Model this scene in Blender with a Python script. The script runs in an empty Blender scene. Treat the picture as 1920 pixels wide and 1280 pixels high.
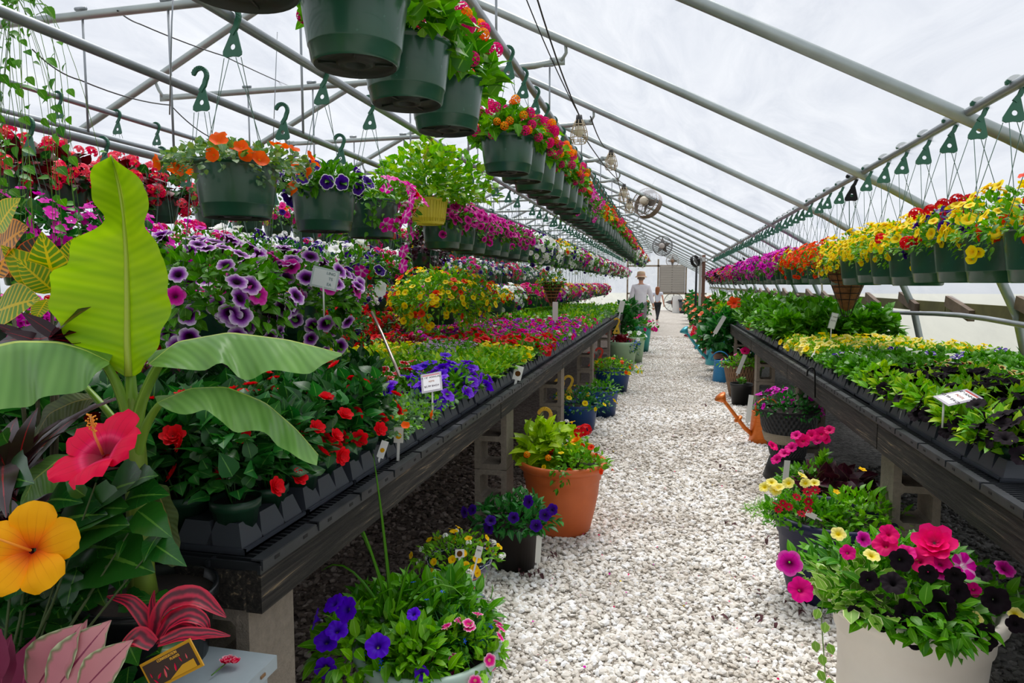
import bpy, math, random
import numpy as np
from mathutils import Vector, Matrix, Euler
PI = math.pi
random.seed(11)
RG = np.random.default_rng(11)
SC = bpy.context.scene
COL = SC.collection

# ------------------------------------------------------------------ camera
FPX = 1280.0; CAMH = 1.5; PITCH = math.radians(4.823); YAW = math.radians(12.722)
def at(px, py, X=None, Y=None, Z=None):
    """the point of the place seen at a spot of the photograph, on a plane X, Y or Z = const"""
    r = (px-960)/FPX; u2 = (640-py)/FPX
    f = math.cos(PITCH)+u2*math.sin(PITCH); u = u2*math.cos(PITCH)-math.sin(PITCH)
    q = (r*math.cos(YAW)-f*math.sin(YAW), r*math.sin(YAW)+f*math.cos(YAW), u)
    k = X/q[0] if X is not None else Y/q[1] if Y is not None else (Z-CAMH)/q[2]
    return Vector((q[0]*k, q[1]*k, q[2]*k+CAMH))
cd = bpy.data.cameras.new('camera'); cam = bpy.data.objects.new('camera', cd); COL.objects.link(cam)
cd.sensor_width = 36; cd.lens = 36*FPX/1920; cd.clip_start = .05; cd.clip_end = 300
cam.location = (0, 0, CAMH)
cam.rotation_euler = Euler((PI/2-PITCH, 0, YAW), 'XYZ')
SC.camera = cam

# ------------------------------------------------------------------ geometry kit
def T(V, F, UV=None):
    V = np.asarray(V, dtype=np.float32).reshape(-1, 3)
    loops = np.array([i for f in F for i in f], dtype=np.int32)
    tot = np.array([len(f) for f in F], dtype=np.int32)
    UV = np.zeros((len(V), 2), np.float32) if UV is None else np.asarray(UV, np.float32)
    return (V, loops, tot, UV)

class Geo:
    def __init__(s): s.V=[]; s.L=[]; s.N=[]; s.U=[]; s.R=[]; s.M=[]; s.n=0
    def add(s, t, A=None, p=(0,0,0), mat=0, rnd=None):
        V, L, N, U = t
        p = np.asarray(p, np.float32).reshape(-1, 3)
        n = len(p)
        if A is None: W = V[None]+p[:, None]
        else:
            A = np.asarray(A, np.float32)
            if A.ndim == 0: W = V[None]*A + p[:, None]
            elif A.ndim == 1: W = V[None]*(A[None,None] if len(A)==3 and n==1 else A[:,None,None]) + p[:, None]
            elif A.ndim == 2: W = (V@A.T)[None] + p[:, None]
            else: W = np.einsum('nij,vj->nvi', A, V) + p[:, None]
            n = max(n, len(W))
        nv = len(V)
        s.V.append(W.reshape(-1, 3).astype(np.float32))
        s.L.append((L[None]+(s.n+np.arange(n)*nv)[:, None]).reshape(-1).astype(np.int32))
        s.N.append(np.tile(N, n)); s.U.append(np.tile(U, (n, 1)))
        if rnd is None: rnd = RG.random((n, 2))
        s.R.append(np.repeat(np.asarray(rnd, np.float32), nv, axis=0))
        m = np.asarray(mat)
        s.M.append(np.repeat(m if m.ndim else np.full(n, int(m)), len(N)).astype(np.int32))
        s.n += n*nv
        return s
    def mesh(s, name, mats, smooth=True):
        me = bpy.data.meshes.new(name)
        if s.n == 0: return me
        V = np.concatenate(s.V); L = np.concatenate(s.L); N = np.concatenate(s.N)
        U = np.concatenate(s.U); R = np.concatenate(s.R); M = np.concatenate(s.M)
        me.vertices.add(len(V)); me.vertices.foreach_set('co', V.ravel())
        me.loops.add(len(L)); me.loops.foreach_set('vertex_index', L)
        st = np.concatenate(([0], np.cumsum(N)[:-1])).astype(np.int32)
        me.polygons.add(len(N)); me.polygons.foreach_set('loop_start', st)
        try: me.polygons.foreach_set('loop_total', N.astype(np.int32))
        except Exception: pass
        me.polygons.foreach_set('material_index', M)
        me.polygons.foreach_set('use_smooth', np.full(len(N), bool(smooth)))
        a = me.uv_layers.new(name='UVMap'); a.data.foreach_set('uv', U[L].ravel())
        b = me.uv_layers.new(name='rnd'); b.data.foreach_set('uv', R[L].ravel())
        for m in (mats if isinstance(mats, (list, tuple)) else [mats]): me.materials.append(m)
        me.update(calc_edges=True)
        return me
    def build(s, name, mats, parent=None, smooth=True):
        return put(name, s.mesh(name, mats, smooth), parent)

def put(name, me, parent=None, loc=None, rz=0, sc=None, rot=None):
    o = bpy.data.objects.new(name, me); COL.objects.link(o)
    if parent is not None: o.parent = parent
    if loc is not None: o.location = loc
    if rot is not None: o.rotation_euler = rot
    elif rz: o.rotation_euler = (0, 0, rz)
    if sc is not None: o.scale = (sc, sc, sc) if not hasattr(sc, '__len__') else sc
    return o
def tag(o, label=None, cat=None, group=None, kind=None):
    if label: o['label'] = label
    if cat: o['category'] = cat
    if group: o['group'] = group
    if kind: o['kind'] = kind
    return o
def thing(name, loc, label, cat, group=None, rz=0, sc=None):
    return tag(put(name, None, None, loc, rz, sc), label, cat, group)
def struct(o): o['kind'] = 'structure'; return o

def box(sx, sy, sz, c=(0,0,0), taper=1.0):
    x, y, z = sx/2, sy/2, sz/2; k = taper
    V = [(-x,-y,-z),(x,-y,-z),(x,y,-z),(-x,y,-z),(-x*k,-y*k,z),(x*k,-y*k,z),(x*k,y*k,z),(-x*k,y*k,z)]
    V = np.array(V)+np.array(c)
    return T(V, [(0,3,2,1),(4,5,6,7),(0,1,5,4),(1,2,6,5),(2,3,7,6),(3,0,4,7)], [(0,0),(1,0),(1,1),(0,1)]*2)
def lathe(prof, segs=24, closed=False):
    V=[];UV=[];F=[]
    n=len(prof)
    for j in range(segs):
        a=2*PI*j/segs
        for i,(r,z) in enumerate(prof):
            V.append((r*math.cos(a), r*math.sin(a), z)); UV.append((j/segs, i/(n-1)))
    for j in range(segs):
        k=(j+1)%segs
        for i in range(n-1):
            F.append((j*n+i, k*n+i, k*n+i+1, j*n+i+1))
    return T(V,F,UV)
def tube(pts, r, segs=6, cap=True):
    pts=[Vector(p) for p in pts]; n=len(pts); V=[];F=[];UV=[]
    rr = r if hasattr(r,'__len__') else [r]*n
    up=None
    for i,p in enumerate(pts):
        d=(pts[min(i+1,n-1)]-pts[max(i-1,0)]).normalized()
        if up is None:
            up=Vector((0,0,1)) if abs(d.z)<.9 else Vector((1,0,0))
        s=d.cross(up).normalized(); up=s.cross(d).normalized()
        for j in range(segs):
            a=2*PI*j/segs; V.append(p+(s*math.cos(a)+up*math.sin(a))*rr[i]); UV.append((j/segs,i/(n-1)))
    for i in range(n-1):
        for j in range(segs):
            k=(j+1)%segs; F.append((i*segs+j,i*segs+k,(i+1)*segs+k,(i+1)*segs+j))
    if cap: F.append(tuple(range(segs-1,-1,-1))); F.append(tuple((n-1)*segs+j for j in range(segs)))
    return T([tuple(v) for v in V],F,UV)
def disc(r, z=0, segs=20, bump=0):
    V=[(0,0,z+bump)]+[(r*math.cos(2*PI*j/segs), r*math.sin(2*PI*j/segs), z) for j in range(segs)]
    return T(V,[(0,1+j,1+(j+1)%segs) for j in range(segs)])
def join(*ts):
    V=[];L=[];N=[];U=[];k=0
    for t in ts:
        V.append(t[0]);L.append(t[1]+k);N.append(t[2]);U.append(t[3]);k+=len(t[0])
    return (np.concatenate(V),np.concatenate(L),np.concatenate(N),np.concatenate(U))
def xf(t, A=None, p=(0,0,0)):
    V=t[0] if A is None else (t[0]*A if np.ndim(A)<2 else t[0]@np.asarray(A,np.float32).T)
    return (V+np.asarray(p,np.float32),t[1],t[2],t[3])
def rotm(x=0,y=0,z=0): return np.array(Euler((x,y,z)).to_matrix(), np.float32)
def polyline(pts, n):
    P=np.array(pts,float); d=np.r_[0,np.cumsum(np.linalg.norm(np.diff(P,axis=0),axis=1))]
    s=np.linspace(0,d[-1],n)
    return np.stack([np.interp(s,d,P[:,k]) for k in range(P.shape[1])],1)
def smooth_line(pts, n, it=2):
    P=polyline(pts,n)
    for _ in range(it):
        Q=P.copy(); Q[1:-1]=(P[:-2]+2*P[1:-1]+P[2:])/4; P=Q
    return P
def frames(D, U):
    """orthonormal frames: local +Y along D, local +Z towards U"""
    D=D/np.linalg.norm(D,axis=1,keepdims=True)
    X=np.cross(D,U); X/=np.linalg.norm(X,axis=1,keepdims=True)+1e-9
    Z=np.cross(X,D)
    return np.stack([X,D,Z],axis=2)
def zframes(N):
    """frames with local +Z along N and a random spin"""
    N=N/(np.linalg.norm(N,axis=1,keepdims=True)+1e-9)
    R=RG.normal(size=N.shape); X=np.cross(R,N); X/=np.linalg.norm(X,axis=1,keepdims=True)+1e-9
    Y=np.cross(N,X)
    return np.stack([X,Y,N],axis=2)

# ------------------------------------------------------------------ materials
def lin(h):
    h=h.lstrip('#'); c=[int(h[i:i+2],16)/255 for i in (0,2,4)]
    return tuple((x/12.92 if x<=.04045 else ((x+.055)/1.055)**2.4) for x in c)+(1,)
class NT:
    def __init__(s,name):
        s.m=bpy.data.materials.new(name); s.m.use_nodes=True; s.t=s.m.node_tree; s.t.nodes.clear()
        s.out=s.n('ShaderNodeOutputMaterial')
    def n(s,ty,ins=None,**kw):
        o=s.t.nodes.new(ty)
        for k,v in kw.items(): setattr(o,k,v)
        for k,v in (ins or {}).items():
            i=o.inputs[k]
            if hasattr(v,'links') or isinstance(v,bpy.types.NodeSocket): s.t.links.new(v,i)
            else: i.default_value=v
        return o
    def math(s,op,a,b=0.0,c=0.0,clamp=False):
        o=s.n('ShaderNodeMath',{0:a,1:b,2:c},operation=op); o.use_clamp=clamp; return o.outputs[0]
    def mix(s,f,a,b,bt='MIX'):
        o=s.n('ShaderNodeMix',data_type='RGBA',blend_type=bt)
        for k,v in ((0,f),(6,a),(7,b)):
            if isinstance(v,bpy.types.NodeSocket): s.t.links.new(v,o.inputs[k])
            else: o.inputs[k].default_value=v
        return o.outputs[2]
    def ramp(s,f,stops,interp='LINEAR'):
        o=s.n('ShaderNodeValToRGB',{0:f}); e=o.color_ramp; e.interpolation=interp
        while len(e.elements)<len(stops): e.elements.new(.5)
        for k,(p,c) in enumerate(stops):
            e.elements[k].position=p; e.elements[k].color=c if len(c)==4 else c+(1,)
        return o.outputs[0]
    def uv(s,name='UVMap'):
        o=s.n('ShaderNodeUVMap'); o.uv_map=name
        q=s.n('ShaderNodeSeparateXYZ',{0:o.outputs[0]}); return q.outputs[0],q.outputs[1]
    def noise(s,scale,detail=3,rough=.5,coord='Object',dist=0):
        tc=s.n('ShaderNodeTexCoord')
        return s.n('ShaderNodeTexNoise',{'Vector':tc.outputs[coord],'Scale':scale,'Detail':detail,'Roughness':rough,'Distortion':dist})
    def done(s,sh): s.t.links.new(sh,s.out.inputs[0]); return s.m
    def bump(s,h,st=.3,d=.01): return s.n('ShaderNodeBump',{'Height':h,'Strength':st,'Distance':d}).outputs[0]
MC={}
def plain(name,col,rough=.5,metal=0,spec=.5,var=0,scale=8,col2=None,bump=0,bscale=30,coat=0):
    if name in MC: return MC[name]
    t=NT(name); c=lin(col) if isinstance(col,str) else col
    base=c
    if var or col2:
        nz=t.noise(scale,4,.6)
        c2=lin(col2) if col2 else tuple(x*(1-var) for x in c[:3])+(1,)
        base=t.mix(t.math('MULTIPLY_ADD',nz.outputs[0],2.2,-.6,clamp=True),c,c2)
    ins={'Base Color':base,'Roughness':rough,'Metallic':metal,'Specular IOR Level':spec,'Coat Weight':coat}
    if bump: ins['Normal']=t.bump(t.noise(bscale,4,.6).outputs[0],bump,.01)
    b=t.n('ShaderNodeBsdfPrincipled',ins)
    MC[name]=t.done(b.outputs[0]); return MC[name]
def leafy(name,c1,c2,trans=.35,rough=.42,vein=None,veinw=.03,lat=None,latw=.2,latf=9,edge=None,edgew=.1,spec=.4,jit=.35,c3=None):
    """leaf material: two greens per leaf, midrib, optional lateral veins and edge colour, all in the leaf's own coordinates"""
    if name in MC: return MC[name]
    t=NT(name); u,v=t.uv(); r1,r2=t.uv('rnd')
    col=t.mix(r1,lin(c1),lin(c2))
    au=t.math('ABSOLUTE',t.math('SUBTRACT',u,.5))
    if c3: col=t.mix(t.math('GREATER_THAN',r2,.8),col,lin(c3))
    if lat:
        w=t.math('FRACT',t.math('SUBTRACT',t.math('MULTIPLY',v,latf),t.math('MULTIPLY',au,3.0)))
        nz=t.noise(25,2).outputs[0]
        lw=t.math('MULTIPLY_ADD',nz,latw*1.2,latw*.4)
        col=t.mix(t.math('LESS_THAN',w,lw),col,lin(lat))
    if edge: col=t.mix(t.math('GREATER_THAN',au,.5-edgew),col,lin(edge))
    if vein: col=t.mix(t.math('LESS_THAN',au,veinw),col,lin(vein))
    hs=t.n('ShaderNodeHueSaturation',{'Hue':.5,'Saturation':1.14,'Value':t.math('MULTIPLY_ADD',r2,jit,1.06-jit/2),'Color':col})
    b=t.n('ShaderNodeBsdfPrincipled',{'Base Color':hs.outputs[0],'Roughness':rough,'Specular IOR Level':spec})
    tr=t.n('ShaderNodeBsdfTranslucent',{'Color':t.mix(.5,hs.outputs[0],(.55,.75,.05,1),'MULTIPLY') if trans<.5 else t.mix(.35,hs.outputs[0],(.6,.8,.02,1))})
    mx=t.n('ShaderNodeMixShader',{0:trans,1:b.outputs[0],2:tr.outputs[0]})
    MC[name]=t.done(mx.outputs[0]); return MC[name]
def petal(name,stops,trans=.35,rough=.55,jit=.3,alt=None,altp=.5,star=None):
    """petal material: colour from throat (0) to edge (1); alt = second colour for some flowers"""
    if name in MC: return MC[name]
    t=NT(name); u,v=t.uv(); r1,r2=t.uv('rnd')
    col=t.ramp(u,[(p,lin(c)) for p,c in stops])
    if alt: col=t.mix(t.math('GREATER_THAN',r1,1-altp),col,t.ramp(u,[(p,lin(c)) for p,c in alt]))
    fv=t.math('ABSOLUTE',t.math('SUBTRACT',t.math('FRACT',t.math('MULTIPLY',v,5.0)),.5))
    vn=t.math('MULTIPLY',t.math('GREATER_THAN',fv,.455),t.math('SUBTRACT',1.0,t.math('POWER',u,3.0)))
    col=t.mix(t.math('MULTIPLY',vn,.3),col,t.mix(.65,col,(0,0,0,1)))
    if star:
        w=t.math('ABSOLUTE',t.math('SUBTRACT',t.math('FRACT',t.math('MULTIPLY',v,5.0)),.5))
        col=t.mix(t.math('LESS_THAN',w,.14),col,lin(star))
    hs=t.n('ShaderNodeHueSaturation',{'Hue':.5,'Saturation':1.13,'Value':t.math('MULTIPLY_ADD',r2,jit,1.1-jit/2),'Color':col})
    b=t.n('ShaderNodeBsdfPrincipled',{'Base Color':hs.outputs[0],'Roughness':rough,'Specular IOR Level':.2})
    tr=t.n('ShaderNodeBsdfTranslucent',{'Color':hs.outputs[0]})
    mx=t.n('ShaderNodeMixShader',{0:trans,1:b.outputs[0],2:tr.outputs[0]})
    MC[name]=t.done(mx.outputs[0]); return MC[name]
def F1(name,col,edge=None,throat=None,thw=.2,**k):
    s=[]
    if throat: s+= [(0,throat),(thw,throat),(min(thw+.18,.95),col)]
    else: s+=[(0,col)]
    if edge: s+=[(.78,col),(.92,edge),(1,edge)]
    else: s+=[(1,col)]
    return petal(name,s,**k)
# ------------------------------------------------------------------ leaf and flower shapes
def leaf_t(w=.5, fold=.12, droop=.25, segs=4, pw=.8, wav=0, serr=0, twist=0):
    V=[];UV=[];F=[]
    for i in range(segs+1):
        t=i/segs; ww=w/2*max(math.sin(PI*t**pw),.02)
        if serr: ww*=1+serr*(1 if i%2 else -1)
        z=-droop*t*t; y=t*(1-.12*droop*t)
        for s in (-1,0,1):
            V.append((s*ww, y+(.06*serr if s else 0), z+abs(s)*fold*ww*2+ (wav*math.sin(i*2.1+s) if s else 0))); UV.append((.5+.5*s,t))
    for i in range(segs):
        a=i*3
        F+= [(a,a+1,a+4,a+3),(a+1,a+2,a+5,a+4)]
    return T(V,F,UV)
def trumpet_t(segs=20, depth=.75, ruffle=.08, notch=.17, lobes=5, rings=None, flare=1.0):
    rings = rings or [(.07,-depth),(.13,-.5*depth),(.33,-.16*depth),(.68,-.03),(1,0)]
    V=[];UV=[];F=[]; n=len(rings)
    for i,(r,z) in enumerate(rings):
        for j in range(segs+1):
            a=2*PI*j/segs; k=(r**3)
            lob=abs(math.cos(lobes*a/2))
            rr=r*(1-notch*k*(1-lob**.6))*flare
            V.append((rr*math.cos(a),rr*math.sin(a),z+ruffle*k*math.cos(lobes*2*a+.7)-.05*k)); UV.append((r,j/segs))
    q=segs+1
    for i in range(n-1):
        for j in range(segs): F.append((i*q+j,i*q+j+1,(i+1)*q+j+1,(i+1)*q+j))
    return T(V,F,UV)
def petals_t(n=5, w=.8, cup=.15, layers=1, inner=.12, rows=2):
    V=[];UV=[];F=[]
    for L in range(layers):
        sc=1-.28*L; c=cup+.35*L; off=L*PI/n
        for k in range(n):
            a=2*PI*k/n+off; ca,sa=math.cos(a),math.sin(a); b=len(V)
            for i in range(rows+1):
                t=i/rows; r=inner+(1-inner)*t; ww=w*sc*.5*(math.sin(PI*(t*.72+.12)))
                for s in (-1,0,1):
                    x=r*sc*(1-.06*abs(s)*t); y=s*ww; z=c*sc*t*t*.8+(.05*abs(s))
                    V.append((x*ca-y*sa,x*sa+y*ca,z)); UV.append((r,.5+.5*s))
            for i in range(rows):
                q=b+i*3; F+=[(q,q+1,q+4,q+3),(q+1,q+2,q+5,q+4)]
    return T(V,F,UV)
def ball_t(n=34, rad=.26, dome=.55, sides=5):
    """a head of many florets, as lantana and verbena have; u runs from the middle of the head to its edge"""
    V=[];UV=[];F=[]; g=PI*(3-math.sqrt(5))
    for k in range(n):
        z=1-(k+.5)/n*(1+dome); z=max(z,-1); r=math.sqrt(max(0,1-z*z)); a=g*k
        N=Vector((r*math.cos(a),r*math.sin(a),z)); X=N.orthogonal().normalized(); Y=N.cross(X); b=len(V)
        c=N*.78; V.append(tuple(c*.93)); u=math.acos(max(-1,min(1,z)))/PI*1.4; UV.append((u*.6,0))
        for j in range(sides*2):
            t=2*PI*j/(sides*2); q=rad*(1 if j%2 else .62); V.append(tuple(c+X*q*math.cos(t)+Y*q*math.sin(t)+N*.05)); UV.append((u,1))
        m=sides*2
        F+=[(b,b+1+j,b+1+(j+1)%m) for j in range(m)]
    return T(V,F,UV)
LEAF=leaf_t(); LEAF_LO=leaf_t(segs=2,w=.5); LEAF_WIDE=leaf_t(w=.78,segs=5,pw=.65,droop=.3); LEAF_SERR=leaf_t(w=.75,segs=10,pw=.7,serr=.1,droop=.35)
LEAF_SLIM=leaf_t(w=.2,segs=3,droop=.3); LEAF_ROUND=leaf_t(w=.85,segs=3,pw=.9,droop=.15); BLADE=leaf_t(w=.05,segs=4,droop=.5,pw=.6)
PET=trumpet_t(segs=30); PET_M=trumpet_t(segs=15,rings=[(.1,-.6),(.3,-.12),(.7,-.02),(1,0)]); PET_LO=trumpet_t(segs=10,rings=[(.12,-.4),(.55,-.04),(1,0)])
CUP=trumpet_t(segs=15,rings=[(.05,-.45),(.35,-.3),(.75,-.08),(1,.06)],ruffle=.12,notch=.22)
BALL=ball_t(); BALL_LO=ball_t(n=16,rad=.36,sides=3); FIVE=petals_t(5,.85); FIVE_LO=petals_t(5,.85,rows=1); FOUR=petals_t(4,.9,rows=1); DBL=petals_t(6,.95,.25,3); DAISY=petals_t(9,.5,.05,1,.25); CLUST=ball_t(n=12,rad=.42,dome=.1,sides=5)

# leaf materials
L_={}
def leafs():
    L_['mid']=leafy('leaf_green','#3f7a2a','#6aa33c',vein='#8fbf5e')
    L_['fresh']=leafy('leaf_fresh_green','#5c9c33','#8cc04a',vein='#a9d36e')
    L_['lime']=leafy('leaf_lime','#8cb52c','#b4d245',vein='#d3e27a')
    L_['dark']=leafy('leaf_dark_green','#1d4423','#35682f',vein='#5d8a4a',rough=.35)
    L_['deep']=leafy('leaf_deep_green','#245a2c','#3b7d3a',vein='#6ea05a')
    L_['grey']=leafy('leaf_grey_green','#5f8560','#86a578',vein='#a9bf9a')
    L_['purple']=leafy('leaf_blackish_purple','#24101a','#3d1b29',vein='#5c2b3c',trans=.12)
    L_['red']=leafy('leaf_dark_red','#5e1220','#8c1f2c',vein='#b23a4c',trans=.25)
    L_['burg']=leafy('leaf_burgundy','#3a1016','#6a2026',trans=.2)
    L_['coleus']=leafy('leaf_coleus','#3a1924','#4b2230',trans=.15,edge='#7e6a5a',edgew=.035,vein='#63303f')
    L_['varieg']=leafy('leaf_cream_edged','#74a044','#94b862',edge='#d9dfae',edgew=.07,vein='#b7cf83')
    L_['neutral']=leafy('leaf_olive','#6a8a3c','#93a85a')
leafs()
P_={
 'lant_pink':petal('lantana_magenta',[(0,'#f02a8c'),(.35,'#e0157e'),(1,'#c0106e')],alt=[(0,'#ffb420'),(.3,'#ff8a1e'),(1,'#f4581e')],altp=.3),
 'lant_mag':petal('lantana_pink_ball',[(0,'#ee2a80'),(.4,'#df1573'),(1,'#c0116a')]),
 'lant_org':petal('lantana_orange_ball',[(0,'#ffc02a'),(.35,'#ff9420'),(.7,'#f7641e'),(1,'#e0406a')]),
 'pet_pinkvein':petal('petunia_lilac_dark_throat',[(0,'#12020f'),(.3,'#2a0628'),(.46,'#6a2080'),(.66,'#b877cc'),(.85,'#e6c6ee'),(1,'#fbf0fb')]),
 'pet_pink':petal('petunia_pink_dark_throat',[(0,'#3a0528'),(.25,'#8c1560'),(.6,'#d83ea2'),(1,'#eb7cc4')]),
 'pet_mag':petal('petunia_magenta',[(0,'#fbe9b0'),(.12,'#8e0f50'),(.3,'#d41678'),(1,'#ee2f96')]),
 'pet_hot':petal('petunia_hot_pink',[(0,'#f6e0a0'),(.1,'#a00f45'),(.3,'#e21a6a'),(1,'#f32d7e')]),
 'pet_starp':petal('petunia_pink_pale_star',[(0,'#fff3c8'),(.14,'#ffffff'),(.3,'#e65ab4'),(1,'#e23aa6')],star='#f0a3d6'),
 'pet_purpw':petal('petunia_purple_white_edge',[(0,'#1c0638'),(.5,'#3c1180'),(.84,'#461590'),(.93,'#f4ecfa'),(1,'#ffffff')]),
 'pet_viol':petal('petunia_violet',[(0,'#f0e8b8'),(.12,'#30107a'),(.35,'#5427c4'),(1,'#6b3ae0')]),
 'pet_lav':petal('petunia_lavender',[(0,'#f4eecb'),(.15,'#5a2aa8'),(.5,'#7d4fd6'),(1,'#9870e6')]),
 'pet_deep':petal('petunia_deep_purple',[(0,'#14042c'),(.4,'#2e0d66'),(1,'#45199a')]),
 'pet_black':petal('petunia_black',[(0,'#3a2436'),(.08,'#060205'),(1,'#12050f')],trans=.04,rough=.8),
 'pet_white':petal('petunia_white',[(0,'#c9d98a'),(.15,'#edf2d8'),(.4,'#ffffff'),(1,'#ffffff')],jit=.1),
 'pet_red':petal('petunia_red',[(0,'#3c0a10'),(.3,'#c01220'),(1,'#e62a26')]),
 'pet_redw':petal('petunia_red_white_edge',[(0,'#5a0a14'),(.3,'#c81324'),(.8,'#de1e2c'),(.92,'#fff0ee'),(1,'#ffffff')]),
 'cal_yel':petal('calibrachoa_yellow',[(0,'#7a4a10'),(.2,'#e6b41e'),(.6,'#f7d83a'),(1,'#fbe558')]),
 'cal_org':petal('calibrachoa_orange',[(0,'#7a2408'),(.25,'#e8521a'),(1,'#fa6f22')]),
 'cal_ored':petal('calibrachoa_orange_red',[(0,'#6a1408'),(.25,'#dc3418'),(1,'#f24a20')]),
 'cal_mag':petal('calibrachoa_magenta',[(0,'#5a083c'),(.3,'#a81482'),(.65,'#d43cba'),(1,'#e052c8')]),
 'cal_purp':petal('calibrachoa_purple',[(0,'#3a0a50'),(.4,'#8a2cb4'),(1,'#b256d6')]),
 'pale_yel':petal('petunia_pale_yellow',[(0,'#c8a820'),(.25,'#ecd860'),(1,'#f8f0a8')]),
 'bidens':petal('bidens_gold',[(0,'#e88a10'),(.3,'#fbc21c'),(1,'#ffd32e')]),
 'yel_mar':petal('petunia_yellow_maroon',[(0,'#4a0a18'),(.45,'#6a1628'),(.6,'#e6cf7a'),(1,'#f3e6a4')]),
 'port_org':petal('portulaca_orange',[(0,'#ffb52a'),(.2,'#fa5a14'),(1,'#ff6a1c')]),
 'marig':petal('marigold_orange',[(0,'#f08a10'),(.5,'#fba51e'),(1,'#ffb42a')]),
 'imp_red':petal('impatiens_red',[(0,'#ff6a70'),(.3,'#d0101e'),(1,'#e8202a')],alt=[(0,'#ffd0d0'),(.5,'#e2303a'),(1,'#f8c0c4')],altp=.25),
 'imp_mag':petal('impatiens_magenta',[(0,'#7a0a5a'),(.15,'#d21aa8'),(1,'#e838c0')]),
 'beg_coral':petal('begonia_coral',[(0,'#ffc24a'),(.12,'#f86a7c'),(1,'#ff9aa4')],alt=[(0,'#ffd070'),(.15,'#ea4060'),(1,'#f8607c')],altp=.5),
 'ver_red':petal('verbena_red',[(0,'#ffd0c0'),(.1,'#c8141e'),(1,'#e8242a')]),
 'ver_pink':petal('verbena_pink',[(0,'#ffe0ea'),(.2,'#e8327a'),(1,'#f0468c')]),
 'ver_white':petal('alyssum_white',[(0,'#e8ecb0'),(.25,'#ffffff'),(1,'#ffffff')],jit=.1),
 'nem_lil':petal('nemesia_lilac',[(0,'#8a5ab0'),(.4,'#c9a4dc'),(1,'#efe2f6')]),
 'lob_blue':petal('lobelia_blue',[(0,'#ffffff'),(.25,'#2a4ad0'),(1,'#4468ea')]),
 'pinkwhite':petal('calibrachoa_pink_white',[(0,'#fff4c8'),(.3,'#e23a88'),(.7,'#f06aa8'),(1,'#fbd4e4')]),
 'salmon':petal('hibiscus_salmon',[(0,'#c22a3a'),(.3,'#f2846a'),(1,'#fba88a')]),
 'hib_org':petal('hibiscus_orange_red',[(0,'#a01020'),(.3,'#f24a2a'),(1,'#fb6236')]),
 'zin_red':petal('zinnia_dark_red',[(0,'#f0b020'),(.2,'#a00c22'),(1,'#c81432')]),
 'alys_purp':petal('petunia_white_purple_star',[(0,'#2a0a60'),(.4,'#3c1490'),(1,'#4a1cae')],star='#ffffff'),
}

# ------------------------------------------------------------------ plants
def shell(n,R,h,droop=0,inner=.45,fl=1.0):
    """points in a mound (radius R, height h) that may hang down by droop; outward directions too"""
    fd = droop/(droop+.75*R+h*.4) if droop>0 else 0
    k = RG.random(n)<fd
    a = RG.random(n)*2*PI
    ph = np.arccos(1-RG.random(n)*fl)              # upper half
    q = inner+(1-inner)*RG.random(n)**.6
    lump = 1+.13*np.sin(a*3+R*40)+.08*np.sin(a*5+1.3)
    P = np.stack([R*np.sin(ph)*np.cos(a)*lump,R*np.sin(ph)*np.sin(a)*lump,h*np.cos(ph)*(1+.1*np.sin(a*2))],1)*q[:,None]
    D = np.stack([np.sin(ph)*np.cos(a),np.sin(ph)*np.sin(a),np.cos(ph)],1)
    if fd>0:
        u = RG.random(n)**1.2; rr=R*(1.0-.18*u)*(.8+.2*RG.random(n))*lump
        dl = droop*(.65+.35*np.sin(a*4+2)+.15*np.sin(a*9))
        Pd=np.stack([rr*np.cos(a),rr*np.sin(a),.02-dl*u],1); Dd=np.stack([np.cos(a),np.sin(a),-.25-.4*u],1)
        P=np.where(k[:,None],Pd,P); D=np.where(k[:,None],Dd,D)
    return P,D
def plant(leaf, lmat, n, size, R, h, droop=0, flowers=(), up=.35, inner=.45, stems=0, jit=.35, tall=0, lmat2=None, z0=0, fullness=1.0):
    return dict(leaf=leaf,lmat=lmat,n=n,size=size,R=R,h=h,droop=droop,flowers=flowers,up=up,inner=inner,stems=stems,jit=jit,tall=tall,lmat2=lmat2,z0=z0,fl=fullness)
STEM=leafy('stem_green','#4a7a30','#6d8f3c',trans=.1)
PC={}
def add_foliage(g,s,off=(0,0,0),sc=1.0,nf=1.0,m0=0,sz=1.0):
    n=max(6,int(s['n']*nf)); P,D=shell(n,s['R'],s['h'],s['droop'],s['inner'],s['fl'])
    d=D+RG.normal(size=D.shape)*.45; d[:,2]+=s['up']*(D[:,2]>-.1)
    nrm=D*.6+np.array([0,0,1.0])+RG.normal(size=D.shape)*.3
    A=frames(d,nrm)*(s['size']*sz*(1+s['jit']*(RG.random(n)-.5)*2))[:,None,None]
    P=P-d/np.linalg.norm(d,axis=1,keepdims=True)*s['size']*.45
    if s['tall']: P[:,2]+=s['tall']
    m=np.full(n,m0)
    if s['lmat2']: m=m0+(RG.random(n)<.35).astype(int)
    g.add(s['leaf'] if nf>=.7 else (LEAF_LO if s['leaf'] is not BLADE else BLADE),A*sc,P*sc+np.array(off),m)
    k=s['stems']
    if k:
        Q,_=shell(k,s['R']*.85,s['h']*.85,s['droop'],.8)
        for q in Q:
            q=q+np.array([0,0,s['tall']]); mid=q*.5+np.array([0,0,.12*s['h']+s['tall']*.1])
            g.add(tube([(q[0]*.1,q[1]*.1,-.01),tuple(mid),tuple(q)],[.003,.0025,.0015],3,False),np.float32(sc),off,m0)
    return g
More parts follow.
